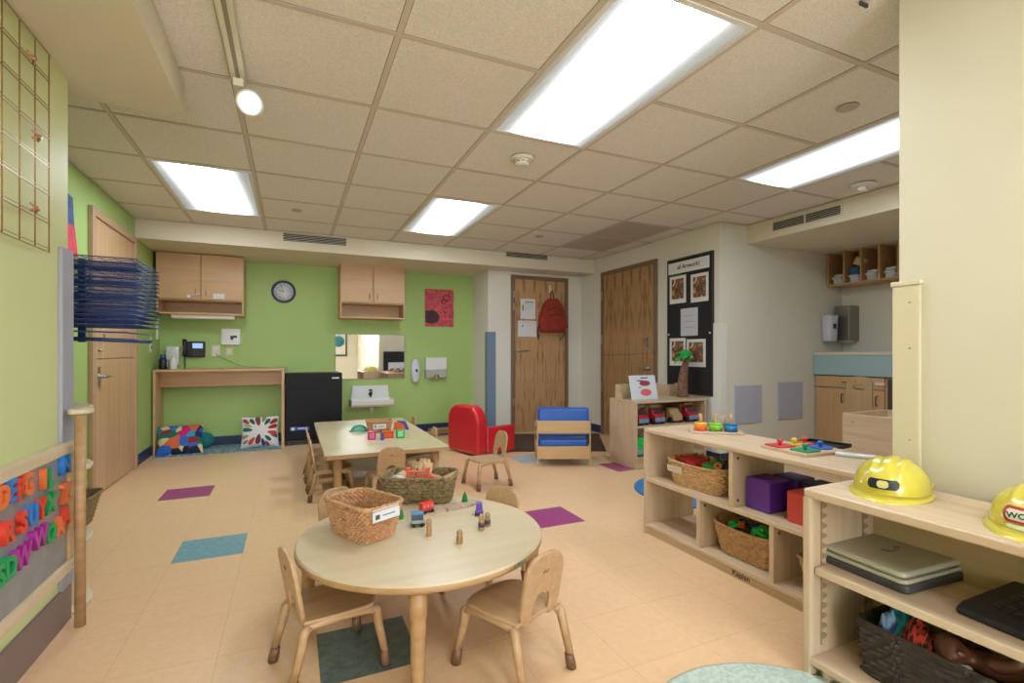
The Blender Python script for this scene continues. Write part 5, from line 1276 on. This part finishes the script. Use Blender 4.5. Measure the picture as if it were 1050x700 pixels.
def doll(loc, rot, label, outfit=None, k=1.0):
    t = thing('baby_doll', label, 'doll', loc); t.rotation_euler = rot
    N = [(0, 0, 0), (0, 0, .05), (0, 0, .10), (0, 0, .125), (0, -.005, .165), (0, 0, .19),
         (-.04, 0, .10), (-.075, -.02, .07), (-.085, -.055, .075), (-.085, -.075, .08),
         (.04, 0, .10), (.075, -.02, .07), (.085, -.055, .075), (.085, -.075, .08),
         (-.03, -.01, -.015), (-.05, -.06, -.03), (-.045, -.075, -.08), (-.045, -.10, -.095),
         (.03, -.01, -.015), (.05, -.06, -.03), (.045, -.075, -.08), (.045, -.10, -.095)]
    Rr = [.036, .04, .034, .018, .042, .036, .02, .018, .014, .012, .02, .018, .014, .012, .027, .024, .018, .014, .027, .024, .018, .014]
    E = [(0, 1), (1, 2), (2, 3), (3, 4), (4, 5), (2, 6), (6, 7), (7, 8), (8, 9), (2, 10), (10, 11), (11, 12), (12, 13), (0, 14), (14, 15), (15, 16), (16, 17), (0, 18), (18, 19), (19, 20), (20, 21)]
    # fingers
    for hb, s in ((9, -1), (13, 1)):
        b_ = Vector(N[hb])
        for f_, dx in enumerate((-.009, -.003, .003, .009)):
            i0 = len(N); N.append(tuple(b_+Vector((dx, -.012, .002)))); N.append(tuple(b_+Vector((dx*1.15, -.024-.002*(f_ in (1, 2)), -.003)))); Rr += [.004, .0032]; E += [(hb, i0), (i0, i0+1)]
        i0 = len(N); N.append(tuple(b_+Vector((-s*.012, -.004, .006)))); N.append(tuple(b_+Vector((-s*.017, -.014, .006)))); Rr += [.0045, .0035]; E += [(hb, i0), (i0, i0+1)]
    N = [tuple(c*k for c in n_) for n_ in N]; Rr = [r_*k for r_ in Rr]
    bod = skin_body('doll_body', N, E, Rr, SKIN, (0, 0, 0), (0, 0, 0), t)
    fc = MB()
    for s in (-1, 1): fc.ell((s*.015*k, -.043*k, .17*k), .006*k, .003*k, .006*k, 10, 8)
    fc.build('eyes', BLACK, t)
    MB().ell((0, -.048*k, .16*k), .006*k, .006*k, .005*k, 10, 8).ell((-.042*k, 0, .165*k), .004*k, .008*k, .011*k, 10, 8).ell((.042*k, 0, .165*k), .004*k, .008*k, .011*k, 10, 8).build('nose_and_ears', SKIN, t)
    MB().ell((0, -.043*k, .146*k), .011*k, .004*k, .003*k, 10, 8).build('mouth', mat('doll_lips', '7c3a34', .4), t)
    if outfit:
        MB().lathe([(.048*k, -.02*k), (.052*k, .03*k), (.046*k, .09*k), (.03*k, .115*k), (.026*k, .115*k)], 20, sy=.95).build('dress', outfit, t)
doll((1.72, .61, .19), (math.radians(-70), math.radians(20), math.radians(60)), 'brown baby doll lying on its back in the dark basket, arm over the rim', None, 1.05)
doll((1.76, .585, .13), (math.radians(-80), math.radians(-10), math.radians(-30)), 'brown baby doll deeper in the dark basket, to the right', mat('doll_white', 'b9b4ac', .8), 1.1)
def cloth(name, loc, c, c2, label, s, seed, m=None):
    rnd = random.Random(seed); n = 26; vs = []; fs = []
    ph = [rnd.uniform(0, 6) for _ in range(4)]
    for sd_ in (0, 1):
        for j in range(n+1):
            for i in range(n+1):
                u, v = 2*i/n-1, 2*j/n-1; rr_ = math.sqrt(min(1, u*u+v*v))
                z = s[2]*(1-rr_**2)**1 * (1+.25*math.sin(5*u+ph[0]+2*v)+.2*math.sin(7*v+ph[1])+.12*math.sin(11*(u-v)+ph[2])) - (.006 if sd_ else 0)
                vs.append((u*s[0]*(1-.15*abs(v)), v*s[1]*(1-.15*abs(u)), z-.02*rr_))
    N_ = (n+1)**2
    for s_ in range(2):
        for j in range(n):
            for i in range(n): a = s_*N_+j*(n+1)+i; q = (a, a+1, a+n+2, a+n+1); fs.append(q if s_ == 0 else q[::-1])
    return tag(MB().add(vs, fs, smooth=True).build(name, m or mat('cloth_'+c, c, .85, c2, scale=14, detail=2, lo=.45, hi=.55), loc=loc), label, 'doll clothes')
cloth('doll_blanket', (1.635, .85, .225), '1a8fa0', '16303f', 'teal and blue cloth in the left of the doll basket', (.06, .05, .05), 1)
cloth('doll_blanket', (1.605, .86, .235), '6f8fb8', '1c2f58', 'pale blue patterned cloth at the far left corner of the doll basket', (.035, .03, .045), 5)
cloth('doll_shirt', (1.61, .785, .236), 'b03222', '241a1c', 'red and black plaid cloth in the doll basket', (.045, .055, .045), 2, mat('plaid', 'b53424', .85, '1f1618', scale=10, stretch=(3, 14, 3), lo=.48, hi=.52))
cloth('doll_shirt', (1.60, .70, .226), 'c9c4b8', 'b5ae9f', 'white striped cloth in the doll basket beside the doll', (.024, .04, .03), 3)

# ------------------------------------------------------------------ near left wall: letter board, grid panel, corner shelves, drying rack
lbd = thing('letter_board', 'wood framed grey magnetic board on the pale green wall', 'magnet board', (XN, 1.60, .205))
FR = wood('frame_beech', 'dccbb0', 'd0bc9c', 1)
y0, y1, hz = -.62, .82, .49
MB().box(0, .018, y0+.03, y1-.03, .03, hz-.03).build('magnet_panel', mat('board_grey', '9fa2a6', .35, '92959a', scale=14, metal=.3), lbd)
MB().box(0, .030, y0, y1, hz-.042, hz).build('frame_rail', FR, lbd, bev=.003)
MB().box(0, .030, y0, y1, 0, .042).build('frame_rail', FR, lbd, bev=.003)
for (a, b2) in ((y0, y0+.035), (y1-.035, y1)): MB().box(0, .029, a, b2, .042, hz-.042).build('frame_stile', MP, lbd, bev=.003)
MB().ell((.0305, y1-.02, .02), .002, .005, .005, 8, 6).ell((.0305, y1-.02, hz-.02), .002, .005, .005, 8, 6).build('screws', STEEL, lbd)
OR, RD, BL, GR, MG = ('ef7a45', 'e2442f', '2f7fd0', '17a05c', 'b0289c')
letters = [('D', 1.905, .612, OR, 'orange'), ('E', 1.955, .617, BL, 'blue'), ('F', 2.003, .608, RD, 'red'), ('G', 2.052, .613, OR, 'orange'), ('I', 2.165, .603, OR, 'orange'), ('L', 2.213, .597, GR, 'green'), ('N', 2.342, .615, BL, 'blue'),
 ('R', 1.935, .50, RD, 'red'), ('S', 2.022, .502, RD, 'red'), ('U', 2.086, .505, BL, 'blue'), ('Y', 2.147, .506, RD, 'red'), ('X', 2.214, .508, GR, 'green'), ('Z', 2.343, .510, OR, 'orange'),
 ('S', 1.89, .388, GR, 'green'), ('D', 1.945, .392, GR, 'green'), ('W', 2.02, .395, MG, 'magenta'), ('W', 2.135, .415, MG, 'magenta'), ('O', 2.215, .402, GR, 'green'), ('A', 2.288, .403, OR, 'orange'), ('A', 2.34, .425, RD, 'red')]
rows_ = {0: 'top', 1: 'second', 2: 'lowest'}
seen = {}
for (ch_, y, z, c_, cn) in letters:
    row = 'top row' if z > .55 else ('second row' if z > .45 else 'lowest row')
    lab = '%s magnetic letter %s in the %s of the letter board' % (cn, ch_, row)
    if ch_ == 'W': lab += ', ' + ('left one' if y < 2.1 else 'right one')
    o = text_mesh('magnetic_letter', ch_, .09, .016, mat('mag_letter_'+c_, c_, .35), None, (XN+.026+.001, y, z), (PI/2, 0, PI/2), .004)
    tag(o, lab, 'magnetic letter', 'magnetic letters')
gp = thing('wire_grid_panel', 'copper coloured wire grid panel hung high on the pale green wall', 'wire grid', (XN+.02, 1.62, 1.385))
COP = mat('copper_wire', 'b08a5c', .35, metal=.6)
q = MB()
gw, gh = .61, .69
for k in range(13): y = -.61+gw*2*k/24*1.0; q.tube([(0, -.61+k*.1017, 0), (0, -.61+k*.1017, gh)], .0022, 6)
for k in range(8): q.tube([(.003, -.61, k*gh/7), (.003, .61, k*gh/7)], .0022, 6)
q.build('wire_grid', COP, gp)
for k in range(8): MB().tube([(.003, -.61, (k+.12)*gh/7), (.003, .61, (k+.12)*gh/7)], .0015, 6).build('double_wire', COP, gp) if k < 7 else None
for (y, z, lb) in ((2.078, 1.985, 'topmost copper clip on the wire grid'), (2.112, 1.745, 'middle copper clip on the wire grid'), (2.098, 1.505, 'lowest copper clip on the wire grid')):
    c_ = thing('clip', lb, 'clip', (XN+.026, y, z), 0, 'copper clips on the wire grid')
    MB().tube([(0, -.02, .012), (.012, 0, 0), (0, .02, .012)], .004, 6).tube([(0, -.018, -.012), (.012, 0, 0), (.0, .02, -.008)], .004, 6).lathe([(.008, -.004), (.008, .004), (.001, .004)], 10, M=Matrix.Translation((.012, 0, 0)) @ Matrix.Rotation(PI/2, 4, 'Y')).build('clip_body', mat('copper', 'bd8d72', .3, metal=.7), c_)

# rounded corner shelf unit beyond the wall end
cu_ = thing('corner_shelf_unit', 'wooden shelf unit with rounded boards past the left wall end', 'shelf', (-.80, 2.60, 0))
MB().tube([(.068, -.235, 0), (.068, -.235, .80)], .017, 16).build('post', TABLEEDGE, cu_)
MB().box(-.45, .0, -.1, -.08, 0, .79).build('back_panel', PALE[0], cu_, bev=.002)
for z in (.0, .26, .555, .795):
    po = [(-.45, -.11), (.0, -.11)] + [(.045*math.cos(a), .10+.0+.21*math.sin(a)) for a in []]
    po = [(-.45, -.13), (.005, -.13), (.035, -.08), (.042, -.03), (.03, .03), (.0, .09), (-.05, .14), (-.1, .18), (-.45, .18)]
    MB().prism(po, 2, z, z+.02).build('shelf_board', mat('shelf_cream', 'd9cab0', .5), cu_, bev=.006)
MB().prism(rrect(.07, .09, .03, 4, .06, -.20), 2, .80, .82).build('post_cap', MATS['shelf_cream'], cu_, bev=.006)
make_basket('dark wicker basket on the rounded corner shelf past the left wall', (-.885, 2.72, .281), PI/2, .13, .14, .20, .20, .13, 'olive', 9, 30, .003)
tag(MB().ell((0, 0, 0), .05, .06, .035).ell((.03, .02, .03), .028, .03, .03).build('yellow_toy', mat('toy_yellow_green', 'c8c25a', .7), loc=(-.875, 2.70, .43)), 'yellow green soft toy poking out of the dark wicker basket', 'toy')

# drying rack: navy wire trays on a post
dr = thing('drying_rack', 'navy wire art drying rack projecting from the left wall', 'drying rack', (-1.285, 2.62, 0))
NV = mat('navy_wire', '1d3a78', .35, metal=.2)
# wall carcase
MB().box(.34, .37, .13, .15, 1.085, 1.49).box(.34, .37, .40, .42, 1.085, 1.49).build('post', NV, dr, bev=.003)
MB().box(0, .36, .13, .145, 1.09, 1.105).box(0, .36, .40, .415, 1.09, 1.105).tube([(.34, .14, 1.10), (.63, .14, 1.088), (.64, .17, 1.087)], .008).tube([(.34, .41, 1.10), (.63, .41, 1.088)], .008).build('support_arm', NV, dr)
for k in range(15):
    z = 1.165+k*.0215; q = MB(); x1 = .635; sag = .0
    a_, b_, c_, d_ = (0, .13, z), (x1, .13, z-.004), (x1, .56, z-.004), (0, .56, z)
    q.tube([a_, b_, c_, d_], .0028, 5)
    for i in range(9): y = .13+.43*(i+1)/10; q.tube([(0, y, z), (x1, y, z-.004)], .0013, 4)
    for i in range(11): x = x1*(i+.5)/11; q.tube([(x, .13, z-.002), (x, .56, z-.002)], .0013, 4)
    q.build('wire_tray', NV, dr)
q = MB().tube([(0, .13, 1.135), (.60, .13, 1.125), (.60, .50, 1.125)], .004, 5).build('wire_tray', NV, dr)

# outlet-like things done; dark wire shelf pieces done
